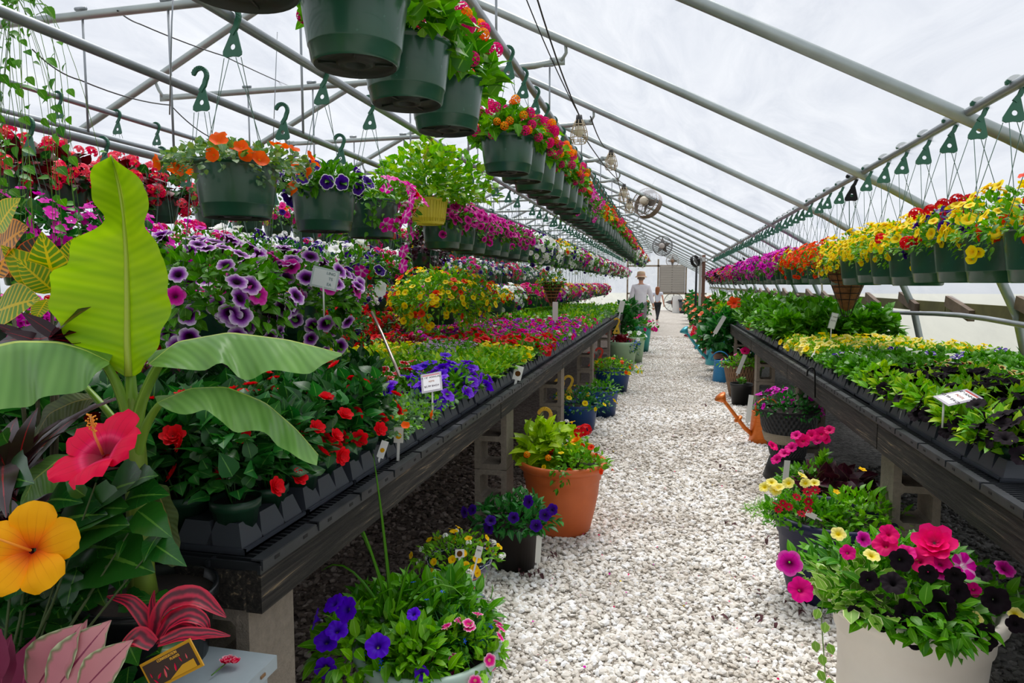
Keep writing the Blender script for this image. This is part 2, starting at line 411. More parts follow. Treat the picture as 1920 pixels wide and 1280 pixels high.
def flower_places(s,f,nf=1.0):
    t,mat,n,size=f[:4]; where=f[4] if len(f)>4 else 'all'
    n=max(1,int(n*nf)); R=s['R']*1.02;h=s['h']*1.04
    P,D=shell(n,R,h,s['droop'] if where!='top' else 0,.93,1.0 if where!='crown' else .45)
    if s['tall']: P[:,2]+=s['tall']
    N=D+RG.normal(size=D.shape)*.22; N[:,2]+=.25 if where!='face' else 0
    A=zframes(N)*(size*(.85+.3*RG.random(n)))[:,None,None]
    return A,P+D*size*.25
def add_flowers(g,s,off=(0,0,0),sc=1.0,nf=1.0,m0=0,lo=False):
    for i,f in enumerate(s['flowers']):
        A,P=flower_places(s,f,nf)
        t=f[0]
        if lo: t={id(PET):PET_LO,id(PET_M):PET_LO,id(BALL):BALL_LO,id(FIVE):FIVE_LO,id(DBL):FIVE_LO,id(CUP):PET_LO}.get(id(t),t)
        g.add(t,A*sc,P*sc+np.array(off),m0+i)
def lmats(s): return [L_[s['lmat']]]+([L_[s['lmat2']]] if s['lmat2'] else [])
def plant_mesh(key,s,var):
    """foliage and blossom meshes of one plant, shared by all its copies"""
    k=(key,var)
    if k not in PC:
        g=Geo(); add_foliage(g,s); fm=g.mesh('foliage',lmats(s))
        b=None
        if s['flowers']:
            g=Geo(); add_flowers(g,s); b=g.mesh('blossoms',[P_[f[1]] for f in s['flowers']])
        PC[k]=(fm,b)
    return PC[k]
FLM={}
def flower_mesh(t,mat,name='flower'):
    k=(id(t),mat)
    if k not in FLM:
        g=Geo(); g.add(t,None,(0,0,0),0,[(.5,.5)]); FLM[k]=g.mesh(name,[P_[mat]])
    return FLM[k]
def attach_plant(root,key,s,var,z=0,sc=1.0,single=False,rz=0,fname='flower'):
    """foliage + blossoms as parts; single=True makes every flower a part of its own"""
    fm,b=plant_mesh(key,s,var)
    put('foliage',fm,root,(0,0,z),rz,sc)
    if not s['flowers']: return
    if not single: put('blossoms',b,root,(0,0,z),rz,sc); return
    for f in s['flowers']:
        A,P=flower_places(s,f)
        me=flower_mesh(f[0],f[1])
        for a,p in zip(A,P):
            o=bpy.data.objects.new(fname,me); COL.objects.link(o); o.parent=root
            M=Matrix([[*(a[r]*sc),0] for r in range(3)]+[[0,0,0,1]]); M.translation=Vector(p*sc)+Vector((0,0,z))
            o.matrix_local=M

SP={}
def S(key,**k): SP[key]=plant(**k)
# hanging basket plants (mound over a rim of radius .15)
S('lantana',leaf=LEAF_SERR,lmat='mid',n=260,size=.07,R=.24,h=.2,droop=.05,flowers=[(BALL,'lant_mag',26,.031),(BALL,'lant_org',17,.028,'top')],stems=14,lmat2='fresh',inner=.3)
S('lantana_big',leaf=LEAF_SERR,lmat='mid',n=230,size=.085,R=.25,h=.3,droop=.03,flowers=[(BALL,'lant_mag',16,.032),(BALL,'lant_org',12,.029,'top')],stems=16,lmat2='fresh',inner=.3)
S('petstar',leaf=LEAF,lmat='mid',n=420,size=.045,R=.24,h=.16,droop=.2,flowers=[(PET_M,'pet_starp',46,.034)],stems=10)
S('petpink',leaf=LEAF,lmat='mid',n=420,size=.045,R=.25,h=.18,droop=.14,flowers=[(PET_M,'pet_pink',62,.036)],stems=10)
S('petvein',leaf=LEAF_WIDE,lmat='mid',n=420,size=.05,R=.34,h=.22,droop=.25,flowers=[(PET,'pet_pinkvein',44,.045)],stems=12)
S('petpurpw',leaf=LEAF,lmat='mid',n=420,size=.05,R=.24,h=.16,droop=.06,flowers=[(PET,'pet_purpw',26,.043)],stems=10)
S('portulaca',leaf=LEAF_ROUND,lmat='grey',n=900,size=.026,R=.29,h=.1,droop=.12,flowers=[(CUP,'port_org',30,.029)],stems=40,lmat2='neutral',inner=.3)
S('petwhite',leaf=LEAF,lmat='mid',n=420,size=.045,R=.25,h=.17,droop=.3,flowers=[(PET_M,'pet_white',60,.04),(PET_M,'pet_deep',16,.036)],stems=10)
S('petwhite2',leaf=LEAF,lmat='mid',n=420,size=.05,R=.3,h=.2,droop=.25,flowers=[(PET,'pet_white',20,.045),(PET,'pet_purpw',20,.04),(PET,'pet_red',3,.04)],stems=10)
S('petmagmix',leaf=LEAF,lmat='mid',n=400,size=.045,R=.25,h=.18,droop=.2,flowers=[(PET_M,'pet_mag',50,.036),(PET_M,'pet_deep',8,.034),(PET_M,'cal_org',8,.028)],stems=10)
S('petmagdrop',leaf=LEAF,lmat='mid',n=420,size=.045,R=.27,h=.14,droop=.4,flowers=[(PET,'pet_starp',30,.045),(PET,'pet_redw',5,.045)],stems=14)
S('ivyger',leaf=LEAF_SERR,lmat='fresh',n=1300,size=.055,R=.44,h=.42,droop=.02,flowers=[],stems=24,lmat2='lime',inner=.3)
S('calyel',leaf=LEAF,lmat='fresh',n=520,size=.028,R=.25,h=.19,droop=.12,flowers=[(PET_M,'cal_yel',90,.024)],stems=10)
S('calyeled',leaf=LEAF,lmat='fresh',n=460,size=.03,R=.25,h=.19,droop=.08,flowers=[(PET_M,'cal_yel',60,.026),(PET_M,'cal_ored',16,.03)],stems=10)
S('calorg',leaf=LEAF,lmat='mid',n=520,size=.026,R=.26,h=.17,droop=.14,flowers=[(PET_LO,'cal_ored',110,.022),(PET_LO,'cal_org',30,.022)],stems=10)
S('calmix',leaf=LEAF,lmat='mid',n=480,size=.032,R=.25,h=.19,droop=.08,flowers=[(PET_M,'cal_yel',34,.026),(CLUST,'ver_red',9,.036,'top'),(PET_M,'pet_deep',14,.028)],stems=10,lmat2='fresh')
S('calred',leaf=LEAF,lmat='mid',n=480,size=.034,R=.26,h=.2,droop=.1,flowers=[(PET,'cal_ored',26,.032),(PET_M,'cal_yel',14,.026)],stems=10,lmat2='fresh')
S('petpinkball',leaf=LEAF,lmat='mid',n=340,size=.045,R=.27,h=.2,droop=.14,flowers=[(PET_M,'cal_mag',76,.034),(PET_M,'pet_starp',20,.034),(PET_LO,'pet_deep',8,.03)],stems=6)
S('purpmass',leaf=LEAF_WIDE,lmat='mid',n=1100,size=.05,R=.4,h=.28,droop=.3,flowers=[(PET,'pet_pinkvein',92,.044),(PET,'pet_pink',8,.046,'top')],stems=20,inner=.55)
S('yelmass',leaf=LEAF,lmat='fresh',n=2400,size=.048,R=.48,h=.32,droop=.34,flowers=[(PET_M,'cal_yel',170,.03),(PET_M,'cal_ored',40,.03)],stems=20,inner=.6)
S('impmag',leaf=LEAF_WIDE,lmat='deep',n=420,size=.05,R=.32,h=.24,droop=.15,flowers=[(FIVE,'imp_mag',110,.03)],stems=6)
S('begonia',leaf=LEAF_WIDE,lmat='burg',n=180,size=.09,R=.3,h=.26,droop=.14,flowers=[(CLUST,'beg_coral',60,.042)],stems=12,lmat2='dark',inner=.3)
S('verbmix',leaf=LEAF,lmat='deep',n=420,size=.04,R=.28,h=.18,droop=.16,flowers=[(CLUST,'ver_white',40,.026),(PET_M,'pet_deep',26,.034),(CLUST,'ver_pink',6,.03)],stems=8)
S('verbred',leaf=LEAF,lmat='deep',n=420,size=.04,R=.28,h=.18,droop=.12,flowers=[(CLUST,'ver_red',26,.034),(PET_M,'pet_deep',16,.034)],stems=8)
S('verbpink',leaf=LEAF,lmat='mid',n=420,size=.04,R=.28,h=.18,droop=.16,flowers=[(CLUST,'ver_pink',34,.034),(PET_M,'cal_mag',16,.034)],stems=8)
S('darkfol',leaf=LEAF_WIDE,lmat='purple',n=420,size=.055,R=.28,h=.24,droop=.22,flowers=[],stems=6)
S('bushgreen',leaf=LEAF,lmat='mid',n=500,size=.045,R=.26,h=.2,droop=.15,flowers=[(PET_LO,'cal_yel',10,.025),(PET_LO,'cal_ored',6,.025)],stems=6)
# bench plants (pot .055 radius); R about .1
S('b_imp',leaf=LEAF_WIDE,lmat='dark',n=170,size=.048,R=.13,h=.2,droop=0,flowers=[(DBL,'imp_red',7,.024,'top')],stems=10,inner=.35,lmat2='deep',tall=.05,up=.1)
S('b_ng',leaf=LEAF,lmat='dark',n=110,size=.075,R=.12,h=.16,flowers=[],stems=6,inner=.35)
S('b_port',leaf=LEAF_ROUND,lmat='grey',n=200,size=.022,R=.15,h=.08,droop=.04,flowers=[(CUP,'port_org',2,.02)],stems=22,lmat2='fresh',inner=.2)
S('b_viol',leaf=LEAF,lmat='mid',n=120,size=.04,R=.11,h=.12,droop=.02,flowers=[(PET,'pet_lav',8,.034),(PET,'pet_viol',5,.034)],stems=6)
S('b_redw',leaf=LEAF,lmat='mid',n=110,size=.042,R=.1,h=.09,flowers=[(PET,'pet_redw',5,.03,'top')],stems=4)
S('b_lime',leaf=LEAF,lmat='fresh',n=130,size=.045,R=.1,h=.1,flowers=[],stems=4,lmat2='lime')
S('b_yel',leaf=LEAF,lmat='lime',n=110,size=.036,R=.1,h=.09,flowers=[(PET_M,'cal_yel',5,.026,'top')],stems=4,lmat2='fresh')
S('b_lil',leaf=LEAF,lmat='mid',n=110,size=.035,R=.1,h=.09,flowers=[(FIVE_LO,'nem_lil',16,.014,'top')],stems=4,lmat2='fresh')
S('b_red',leaf=LEAF,lmat='mid',n=110,size=.035,R=.11,h=.11,flowers=[(PET_M,'pet_red',9,.03)],stems=4)
S('b_mag',leaf=LEAF,lmat='mid',n=110,size=.032,R=.11,h=.11,flowers=[(PET_M,'cal_mag',9,.024),(PET_LO,'pet_hot',3,.026)],stems=4,lmat2='fresh')
S('b_purp',leaf=LEAF,lmat='mid',n=110,size=.032,R=.11,h=.11,flowers=[(PET_M,'cal_purp',8,.022),(PET_LO,'pet_hot',4,.022)],stems=4,lmat2='fresh')
S('b_pink',leaf=LEAF,lmat='mid',n=110,size=.032,R=.11,h=.1,flowers=[(PET_M,'ver_pink',7,.024),(PET_LO,'pet_white',1,.024)],stems=4)
S('b_white',leaf=LEAF,lmat='mid',n=100,size=.03,R=.1,h=.08,flowers=[(FIVE_LO,'ver_white',8,.018,'top')],stems=2)
S('b_green',leaf=LEAF,lmat='grey',n=120,size=.03,R=.1,h=.08,flowers=[],stems=2,lmat2='mid')
S('b_dred',leaf=LEAF,lmat='red',n=130,size=.035,R=.11,h=.12,flowers=[],stems=2,lmat2='burg')
S('b_black',leaf=LEAF,lmat='fresh',n=130,size=.052,R=.11,h=.11,flowers=[(PET,'pet_black',16,.036,'top')],stems=4,lmat2='lime')
S('b_bleaf',leaf=LEAF,lmat='fresh',n=150,size=.052,R=.115,h=.11,flowers=[(PET,'pet_black',2,.036,'top')],stems=4,lmat2='lime')
S('b_ym',leaf=LEAF,lmat='mid',n=110,size=.032,R=.1,h=.08,flowers=[(PET_LO,'yel_mar',10,.02,'top')],stems=2)
S('b_py',leaf=LEAF,lmat='fresh',n=100,size=.036,R=.1,h=.09,flowers=[(PET_M,'pale_yel',6,.03,'top'),(PET_M,'cal_yel',3,.026,'top')],stems=2,lmat2='lime')
S('b_star',leaf=LEAF,lmat='mid',n=120,size=.035,R=.105,h=.09,flowers=[(PET_M,'alys_purp',1,.036,'top'),(PET_M,'pet_white',2,.034,'top')],stems=2)
S('b_grn2',leaf=LEAF_SERR,lmat='mid',n=90,size=.04,R=.1,h=.09,flowers=[],stems=2)
S('b_pep',leaf=LEAF_WIDE,lmat='mid',n=170,size=.055,R=.13,h=.22,flowers=[],stems=6,inner=.3,lmat2='mid',tall=.05)
S('b_salv',leaf=LEAF_WIDE,lmat='deep',n=80,size=.05,R=.1,h=.14,flowers=[(CLUST,'ver_red',7,.025,'top'),(CLUST,'cal_org',3,.022,'top')],stems=4)
# ------------------------------------------------------------------ shell of the greenhouse
XR=-2.6
half=[(5.15,0),(5.12,.5),(5.08,.94),(5.02,1.24),(4.92,1.5),(4.72,1.78),(4.47,2.0),(4.2,2.16),(3.97,2.275),(3.53,2.5),(2.69,2.93),(1.77,3.385),(1.1,3.72),(.5,4.0),(0,4.12)]
prof=[(XR+x,z) for x,z in half]+[(XR-x,z) for x,z in half[-2::-1]]
PR=smooth_line([(x,0,z) for x,z in prof],90,3)
HOOPS=[-.2+1.9*k+.0 for k in range(0)]
HY=[-.1,1.8,3.68,5.42,7.5,9.7,11.7]+[13.6+1.95*k for k in range(14)]
YEND=40.0
GALV=plain('galvanised_steel','#b4bcba',.4,.55,col2='#949d9b',var=.2,scale=3)
GALV2=plain('galvanised_pipe','#a5abaf',.42,.55,col2='#858c91',scale=3)
def pipe_obj(name,pts,r,mat=GALV,segs=10,parent=None):
    return Geo().add(tube(pts,r,segs)).build(name,mat,parent)
# plastic film
t=NT('polythene_film')
nz=t.noise(1.0,4,.55)
mp=t.n('ShaderNodeMapping',{'Vector':t.n('ShaderNodeTexCoord').outputs['Object'],'Scale':(1.2,.35,1.2)})
nz2=t.n('ShaderNodeTexNoise',{'Vector':mp.outputs[0],'Scale':2.2,'Detail':5,'Roughness':.6,'Distortion':.8})
wr=t.ramp(nz2.outputs[0],[(.32,(.33,.345,.39)),(.5,(.41,.42,.455)),(.68,(.48,.485,.51))])
tr=t.n('ShaderNodeBsdfTranslucent',{'Color':wr})
di=t.n('ShaderNodeBsdfDiffuse',{'Color':wr})
tp=t.n('ShaderNodeBsdfTransparent',{'Color':(.97,.97,.99,1)})
m1=t.n('ShaderNodeMixShader',{0:.12,1:tr.outputs[0],2:di.outputs[0]})
m2=t.n('ShaderNodeMixShader',{0:.52,1:m1.outputs[0],2:tp.outputs[0]})
FILM=t.done(m2.outputs[0])
def film_sheet(name,y0,y1):
    n=PR.shape[0]; ys=np.linspace(y0,y1,int((y1-y0)/.24)+1); V=[];F=[]
    cx=XR; cz=1.5
    for y in ys:
        ph=(np.interp(y,HY,np.arange(len(HY)))%1.0)
        for i,(x,_,z) in enumerate(PR):
            d=np.array([x-cx,z-cz]); d/=np.linalg.norm(d)
            o=.045-.02*math.sin(PI*ph)+.012*math.sin(i*.55+y*1.7)*math.sin(PI*ph)
            V.append((x+d[0]*o,y,max(z+d[1]*o,-.02)))
    for a in range(len(ys)-1):
        for i in range(n-1): F.append((a*n+i,a*n+i+1,(a+1)*n+i+1,(a+1)*n+i))
    g=Geo(); g.add(T(V,F)); return g.build(name,FILM)
struct(film_sheet('ceiling',-2.2,YEND))
# hoops
for y in HY:
    if y<1: continue
    struct(pipe_obj('trim_%d'%(HY.index(y)+1),[(p[0],y,p[2]) for p in PR[::2]],.032,GALV,12))
# lengthwise wooden hip board and pipe on the aisle-side wall
WOODG=plain('treated_wood','#6f6c3f',.8,col2='#4c4a2c',var=.3,scale=4)
WOODGREY=plain('weathered_board_end','#7b6a5a',.85,col2='#5b4d42',scale=10)
g=Geo()
for k in range(16):
    y0=1.8+k*2.44
    g.add(box(.035,2.42,.1,(2.405,y0+1.22,1.29)))
struct(g.build('trim_30',WOODG,smooth=False))
g=Geo()
for k in range(14):
    y=3.9+k*1.22
    g.add(xf(box(.05,.5,.09),rotm(.22,0,0)),None,(2.37,y,1.30+.02*(k%2)))
struct(g.build('trim_31',WOODGREY,smooth=False))
sp=[(2.32,1.2+.5*k,1.225+.022*math.sin(k*.8)) for k in range(78)]
struct(pipe_obj('trim_32',sp,.021,GALV2))
# crossbars, rods and hanging pipes
k=33
for y in HY:
    if y<3: continue
    g=Geo(); g.add(tube([(-4.45,y+.05,3.17),(-4.3,y+.05,3.17),(-2.6,y+.05,3.18),(-1.05,y+.05,3.22),(-.9,y+.05,3.24)],[.022,.026,.026,.026,.02],10))
    for s,x in ((-1,-4.4),(1,-.9)):
        g.add(box(.12,.012,.06,(x+.03*s,y+.05,3.17+(.07 if s>0 else 0))))
        g.add(tube([(x+.06*s,y+.05,3.18+(.06 if s>0 else 0)),(x+.1*s,y+.05,3.24+(.06 if s>0 else 0)),(x+.1*s,y,3.32+(.06 if s>0 else 0))],.014,6))
    struct(g.build('trim_%d'%k,GALV)); k+=1
PIPES={'overhead':(-.9,2.79,.023),'second':(-1.62,2.5,.021),'c':(-3.0,2.26,.024),'b':(-3.62,2.46,.021),'a':(-4.1,2.78,.02),'aisle':(1.36,2.3,.022),'low':(-2.12,2.38,.02),'e':(-5.3,2.3,.022)}
for nme,(x,z,r) in PIPES.items():
    struct(pipe_obj('trim_%d'%k,[(x,-.5+1.5*i,z) for i in range(28)],r,GALV2)); k+=1
for y in HY:
    if y<3: continue
    g=Geo()
    for x,zb in ((-1.62,2.5),(-3.0,2.26),(-3.62,2.46),(-.95,2.79),(-2.12,2.38)):
        g.add(tube([(x+.02,y+.05,3.2),(x+.02,y+.05,zb)],.007,6)); g.add(tube([(x-.03,y+.05,3.215),(x+.05,y+.05,3.215)],.012,6))
    struct(g.build('trim_%d'%k,GALV2)); k+=1
# ends
WHITEWALL=FILM
g=Geo(); g.add(T([(p[0],YEND,p[2]) for p in PR],[tuple(range(len(PR)))]))
struct(g.build('wall_back',FILM,smooth=False))
g=Geo(); g.add(T([(p[0],-2.2,p[2]) for p in PR],[tuple(range(len(PR)-1,-1,-1))]))
struct(g.build('wall_front',FILM,smooth=False))
WOODB=plain('end_frame_timber','#a59682',.8,col2='#86765f',scale=6)
g=Geo()
for x in (-2.2,-.48,1.06,2.0): g.add(box(.09,.09,2.9 if x<1.5 else 2.2,(x,YEND-.1,1.45 if x<1.5 else 1.1)))
for z in (.95,2.52): g.add(box(4.4,.09,.09,(0,YEND-.1,z)))
struct(g.build('trim_90',WOODB,smooth=False))
lv=thing('louvred_shutter',(.29,YEND-.16,1.02),'grey horizontal-louvre shutter in the end wall of the greenhouse','shutter')
LOUV=plain('louvre_grey','#b9b3aa',.55,.2)
g=Geo()
for x in (-.68,0,.68): g.add(box(.05,.05,1.5,(x,0,.74)))
for z in (0,1.48): g.add(box(1.4,.05,.05,(0,0,z)))
g.build('frame',plain('louvre_frame','#8f887e',.6),lv,False)
g=Geo()
for i in range(11): g.add(xf(box(1.32,.012,.16),rotm(.35,0,0)),None,(0,-.02,.08+i*.133))
g.build('louvre_blades',LOUV,lv,False)

# ------------------------------------------------------------------ ground
t=NT('gravel_ground')
tc=t.n('ShaderNodeTexCoord')
v1=t.n('ShaderNodeTexVoronoi',{'Vector':tc.outputs['Object'],'Scale':42.0}); v2=t.n('ShaderNodeTexVoronoi',{'Vector':tc.outputs['Object'],'Scale':42.0},feature='DISTANCE_TO_EDGE')
nb=t.noise(1.3,5,.65); nb2=t.noise(9,3,.6)
xx=t.n('ShaderNodeSeparateXYZ',{0:tc.outputs['Object']}).outputs[0]
sep=t.n('ShaderNodeSeparateColor',{0:v1.outputs['Color']})
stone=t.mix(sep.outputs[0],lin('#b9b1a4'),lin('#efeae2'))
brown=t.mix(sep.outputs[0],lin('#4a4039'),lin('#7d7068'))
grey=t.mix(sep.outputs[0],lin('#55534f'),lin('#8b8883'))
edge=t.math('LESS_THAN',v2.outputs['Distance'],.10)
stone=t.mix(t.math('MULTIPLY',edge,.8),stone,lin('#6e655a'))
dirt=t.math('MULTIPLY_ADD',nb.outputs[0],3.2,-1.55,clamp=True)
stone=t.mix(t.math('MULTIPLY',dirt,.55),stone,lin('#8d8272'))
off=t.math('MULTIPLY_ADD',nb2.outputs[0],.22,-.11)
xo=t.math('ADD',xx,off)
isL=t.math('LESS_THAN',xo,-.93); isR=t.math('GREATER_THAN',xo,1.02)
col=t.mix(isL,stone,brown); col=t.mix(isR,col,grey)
b=t.n('ShaderNodeBsdfPrincipled',{'Base Color':col,'Roughness':.85,'Specular IOR Level':.2,'Normal':t.bump(v2.outputs['Distance'],.8,.02)})
GROUND=t.done(b.outputs[0])
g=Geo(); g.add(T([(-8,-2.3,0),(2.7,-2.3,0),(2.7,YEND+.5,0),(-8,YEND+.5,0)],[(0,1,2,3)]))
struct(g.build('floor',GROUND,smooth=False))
g=Geo(); g.add(T([(-60,-60,-.06),(60,-60,-.06),(60,120,-.06),(-60,120,-.06)],[(0,1,2,3)]))
struct(g.build('ground',plain('outside_ground','#9a9a8a',.9),smooth=False))
def stone_t(seed):
    r=np.random.default_rng(seed); ph=(1+5**.5)/2
    V=np.array([(-1,ph,0),(1,ph,0),(-1,-ph,0),(1,-ph,0),(0,-1,ph),(0,1,ph),(0,-1,-ph),(0,1,-ph),(ph,0,-1),(ph,0,1),(-ph,0,-1),(-ph,0,1)])/1.9
    V=V*(1+r.normal(size=V.shape)*.17)*np.array([1,.78,.55])
    F=[(0,11,5),(0,5,1),(0,1,7),(0,7,10),(0,10,11),(1,5,9),(5,11,4),(11,10,2),(10,7,6),(7,1,8),(3,9,4),(3,4,2),(3,2,6),(3,6,8),(3,8,9),(4,9,5),(2,4,11),(6,2,10),(8,6,7),(9,8,1)]
    return T(V,F)
def stones(name,mat,n,x0,x1,y0,y1,size,pw=1.0,ragged=0):
    g=Geo(); st=[stone_t(i) for i in range(5)]
    for s in st:
        m=n//5; y=y0+(y1-y0)*RG.random(m)**pw; x=x0+(x1-x0)*RG.random(m)
        if ragged: x=x+ragged*np.sin(y*5)*.5
        sz=size*(.55+.75*RG.random(m)**1.5)*(1+.05*(y-y0))
        A=np.array([Euler((random.uniform(-.6,.6),random.uniform(-.6,.6),random.random()*6.3)).to_matrix() for _ in range(m)],np.float32)*sz[:,None,None]
        g.add(s,A,np.stack([x,y,sz*(.15+.35*RG.random(m))],1))
    o=g.build(name,mat,smooth=False); o['kind']='stuff'; return o
def stone_mat(name,a,b,c,dirtc):
    t=NT(name); r1,r2=t.uv('rnd')
    col=t.ramp(r1,[(0,lin(a)),(.5,lin(b)),(1,lin(c))])
    nz=t.noise(1.1,4,.6); col=t.mix(t.math('MULTIPLY_ADD',nz.outputs[0],5.0,-2.3,clamp=True),col,t.mix(.55,col,lin(dirtc)))
    b_=t.n('ShaderNodeBsdfPrincipled',{'Base Color':col,'Roughness':.8,'Specular IOR Level':.25}); return t.done(b_.outputs[0])
tag(stones('gravel',stone_mat('white_gravel','#cfc7bb','#f0ebe2','#ffffff','#a89c8c'),36000,-.98,1.08,1.75,8.6,.0155,1.9,.04),'pale crushed stone covering the aisle between the benches','gravel',kind='stuff')
tag(stones('far_gravel',bpy.data.materials['white_gravel'],26000,-.98,1.08,8.3,20,.0125,1.3,.04),'pale crushed stone further down the aisle','gravel',kind='stuff')
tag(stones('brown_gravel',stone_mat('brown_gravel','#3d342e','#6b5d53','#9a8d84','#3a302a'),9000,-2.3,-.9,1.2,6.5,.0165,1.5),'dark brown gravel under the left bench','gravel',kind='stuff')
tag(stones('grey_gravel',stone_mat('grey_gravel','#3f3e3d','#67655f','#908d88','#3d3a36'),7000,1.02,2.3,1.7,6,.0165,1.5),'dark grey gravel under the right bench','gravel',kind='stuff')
g=Geo()
pp=np.stack([RG.uniform(-.55,.8,420),1.9+9*RG.random(420)**1.6,np.full(420,.02)+.012*RG.random(420)],1)
g.add(leaf_t(w=.8,segs=2,droop=.1),zframes(np.tile([0,0,1.],(420,1))+RG.normal(size=(420,3))*.3)*(.006+.012*RG.random(420)**3)[:,None,None],pp,RG.integers(0,4,420))
o=g.build('fallen_petals',[P_['imp_mag'],P_['pet_hot'],L_['red'],P_['cal_yel']]); tag(o,'scattered fallen petals on the pale gravel','petals',kind='stuff')
DEB=plain('dead_leaf','#5e2a38',.8,col2='#3f2a22',scale=20)
g=Geo()
for (px,py) in [(985,1070),(1015,1075),(1025,1040),(1350,870),(1365,880),(1450,1010),(1445,1165),(1375,985),(1320,760),(1340,1150),(1480,1140),(1410,1110)]:
    p=at(px,py,Z=.02)
    for q in range(5):
        g.add(leaf_t(w=.5,segs=3,droop=.6,fold=.4),rotm(random.uniform(-.4,.4),random.uniform(-.3,.3),random.random()*6)*random.uniform(.02,.045),(p.x+random.uniform(-.04,.04),p.y+random.uniform(-.05,.05),.03))
o=g.build('fallen_leaves',DEB); tag(o,'withered purple and brown leaves lying on the gravel','leaves',kind='stuff')

# ------------------------------------------------------------------ benches
t=NT('weathered_board')
tc=t.n('ShaderNodeTexCoord'); mp=t.n('ShaderNodeMapping',{'Vector':tc.outputs['Object'],'Scale':(22,.9,26)})
nz=t.n('ShaderNodeTexNoise',{'Vector':mp.outputs[0],'Scale':3.0,'Detail':6,'Roughness':.7,'Distortion':.6})
col=t.ramp(nz.outputs[0],[(.36,lin('#100f0f')),(.5,lin('#26231f')),(.6,lin('#3c3732')),(.72,lin('#a08a68'))])
bb=t.n('ShaderNodeBsdfPrincipled',{'Base Color':col,'Roughness':.75,'Specular IOR Level':.3,'Normal':t.bump(nz.outputs[0],.6,.01)})
BOARD=t.done(bb.outputs[0])
MESHB=plain('black_mesh_plastic','#23262a',.45,.1,bump=0)
STRIP=plain('edge_strip_plastic','#34373c',.5,.1,col2='#1c1f22',scale=12)
t=NT('concrete_block'); nz=t.noise(45,5,.7); n2=t.noise(3,3)
col=t.mix(nz.outputs[0],lin('#6e665c'),lin('#a89d8e')); col=t.mix(t.math('MULTIPLY',n2.outputs[0],.4),col,lin('#5a5048'))
CONC=t.done(t.n('ShaderNodeBsdfPrincipled',{'Base Color':col,'Roughness':.95,'Specular IOR Level':.1,'Normal':t.bump(nz.outputs[0],.7,.01)}).outputs[0])
def block_mesh():
    # a hollow block standing on end: .2 wide (x), .2 deep (y), .4 high, two square holes through along y
    g=Geo(); w=.034
    for x in (-.1+w/2,.1-w/2): g.add(box(w,.19,.395,(x,0,.2)))
    for z in (.018,.2,.382): g.add(box(.2-2*w,.19,w,(0,0,z)))
    for z in (.018+w/2,.2-w/2,.2+w/2,.382-w/2):
        for x in (-.1+w,.1-w): g.add(xf(box(.02,.188,.02),rotm(0,PI/4,0)),None,(x,0,z))
    return g.mesh('concrete_block',CONC,False)
BLK=block_mesh()
DECKM={}
def deck_mesh(L,Wd):
    g=Geo(); k=int(L/.022)
    g.add(box(Wd,.007,.02),None,np.stack([np.zeros(k),(np.arange(k)+.5)*L/k,np.zeros(k)],1))
    k2=int(Wd/.13)
    g.add(box(.008,L,.02),None,np.stack([(np.arange(k2+1)-k2/2)*Wd/k2,np.full(k2+1,L/2),np.full(k2+1,-.002)],1))
    return g.mesh('mesh_deck',MESHB,False)
def strip_mesh(L):
    g=Geo(); n=9; q=L/n
    for i in range(n):
        g.add(box(.006,q*.95,.022,(0,(i+.5)*q,.006)))
        for j in (-.25,.25): g.add(box(.008,.02,.008,(.0,(i+.5+j)*q,.007)),None,(0,0,0),1)
        g.add(box(.03,q*.93,.004,(-.013,(i+.5)*q,.017)))
    return g.mesh('edge_strip',[STRIP,plain('slot_black','#0a0a0b',.8)],False)
def bench(side,xf_,y0,L,Wd,label,group):
    s=-1 if side=='l' else 1; bh=.1 if side=='l' else .13; bz=.855-bh/2
    r=thing('plant_bench',(0,y0,0),label,'bench',group)
    key=(side,L,Wd)
    if key not in DECKM:
        DECKM[key]=(deck_mesh(L,Wd),strip_mesh(L),Geo().add(box(.04,L-.015,bh,(0,L/2,0))).mesh('side_board',BOARD,False),Geo().add(box(Wd-.08,.04,.09)).mesh('cross_board',BOARD,False))
    d,st,bd,cb=DECKM[key]
    put('mesh_deck',d,r,(xf_+s*Wd/2,0,.862))
    put('side_board',bd,r,(xf_+s*.02,0,bz)); put('side_board',bd,r,(xf_+s*(Wd-.02),0,bz))
    e=put('edge_strip',st,r,(xf_-s*.004,0,.862)); 
    if s<0: e.scale=(1,1,1)
    else: e.scale=(-1,1,1)
    for y in (.02,L/2,L-.03): put('cross_board',cb,r,(xf_+s*Wd/2,y,.807))
    return r
def blocks(side,x,ys,lab):
    for i,y in enumerate(ys):
        for q,xq in enumerate((x,x+(-1.0 if side=='l' else .95))):
            for lev in (0,1):
                o=put('concrete_block',BLK,None,(xq,y,lev*.378+.002),sc=(1,1,.945))
                far='' if q==0 else 'rear '
                tag(o,'%s concrete block, %s, under the %s%s bench'%('upper' if lev else 'lower',ORD[i]+' support from the camera',far,lab),'concrete block','concrete blocks under the %s bench'%lab)
ORD=['first','second','third','fourth','fifth','sixth','seventh','eighth','ninth','tenth','eleventh','twelfth','thirteenth','fourteenth','fifteenth','sixteenth','seventeenth','eighteenth','nineteenth','twentieth']
def ordw(i): return ORD[i] if i<20 else None
for i in range(6):
    bench('l',-.88,1.32+2.3*i,2.3,1.72,'black mesh bench on weathered boards along the left of the aisle, %s section'%ORD[i],'left bench sections')
    bench('r',.975,1.0+2.45*i,2.45,1.45,'black mesh bench on weathered boards by the right plastic wall, %s section'%ORD[i],'right bench sections')
blocks('l',-1.02,[1.43,4.02,6.2,8.9,11.6,14.2],'left')
blocks('r',1.125,[1.5,3.45,5.75,8.3,10.9,13.6],'right')
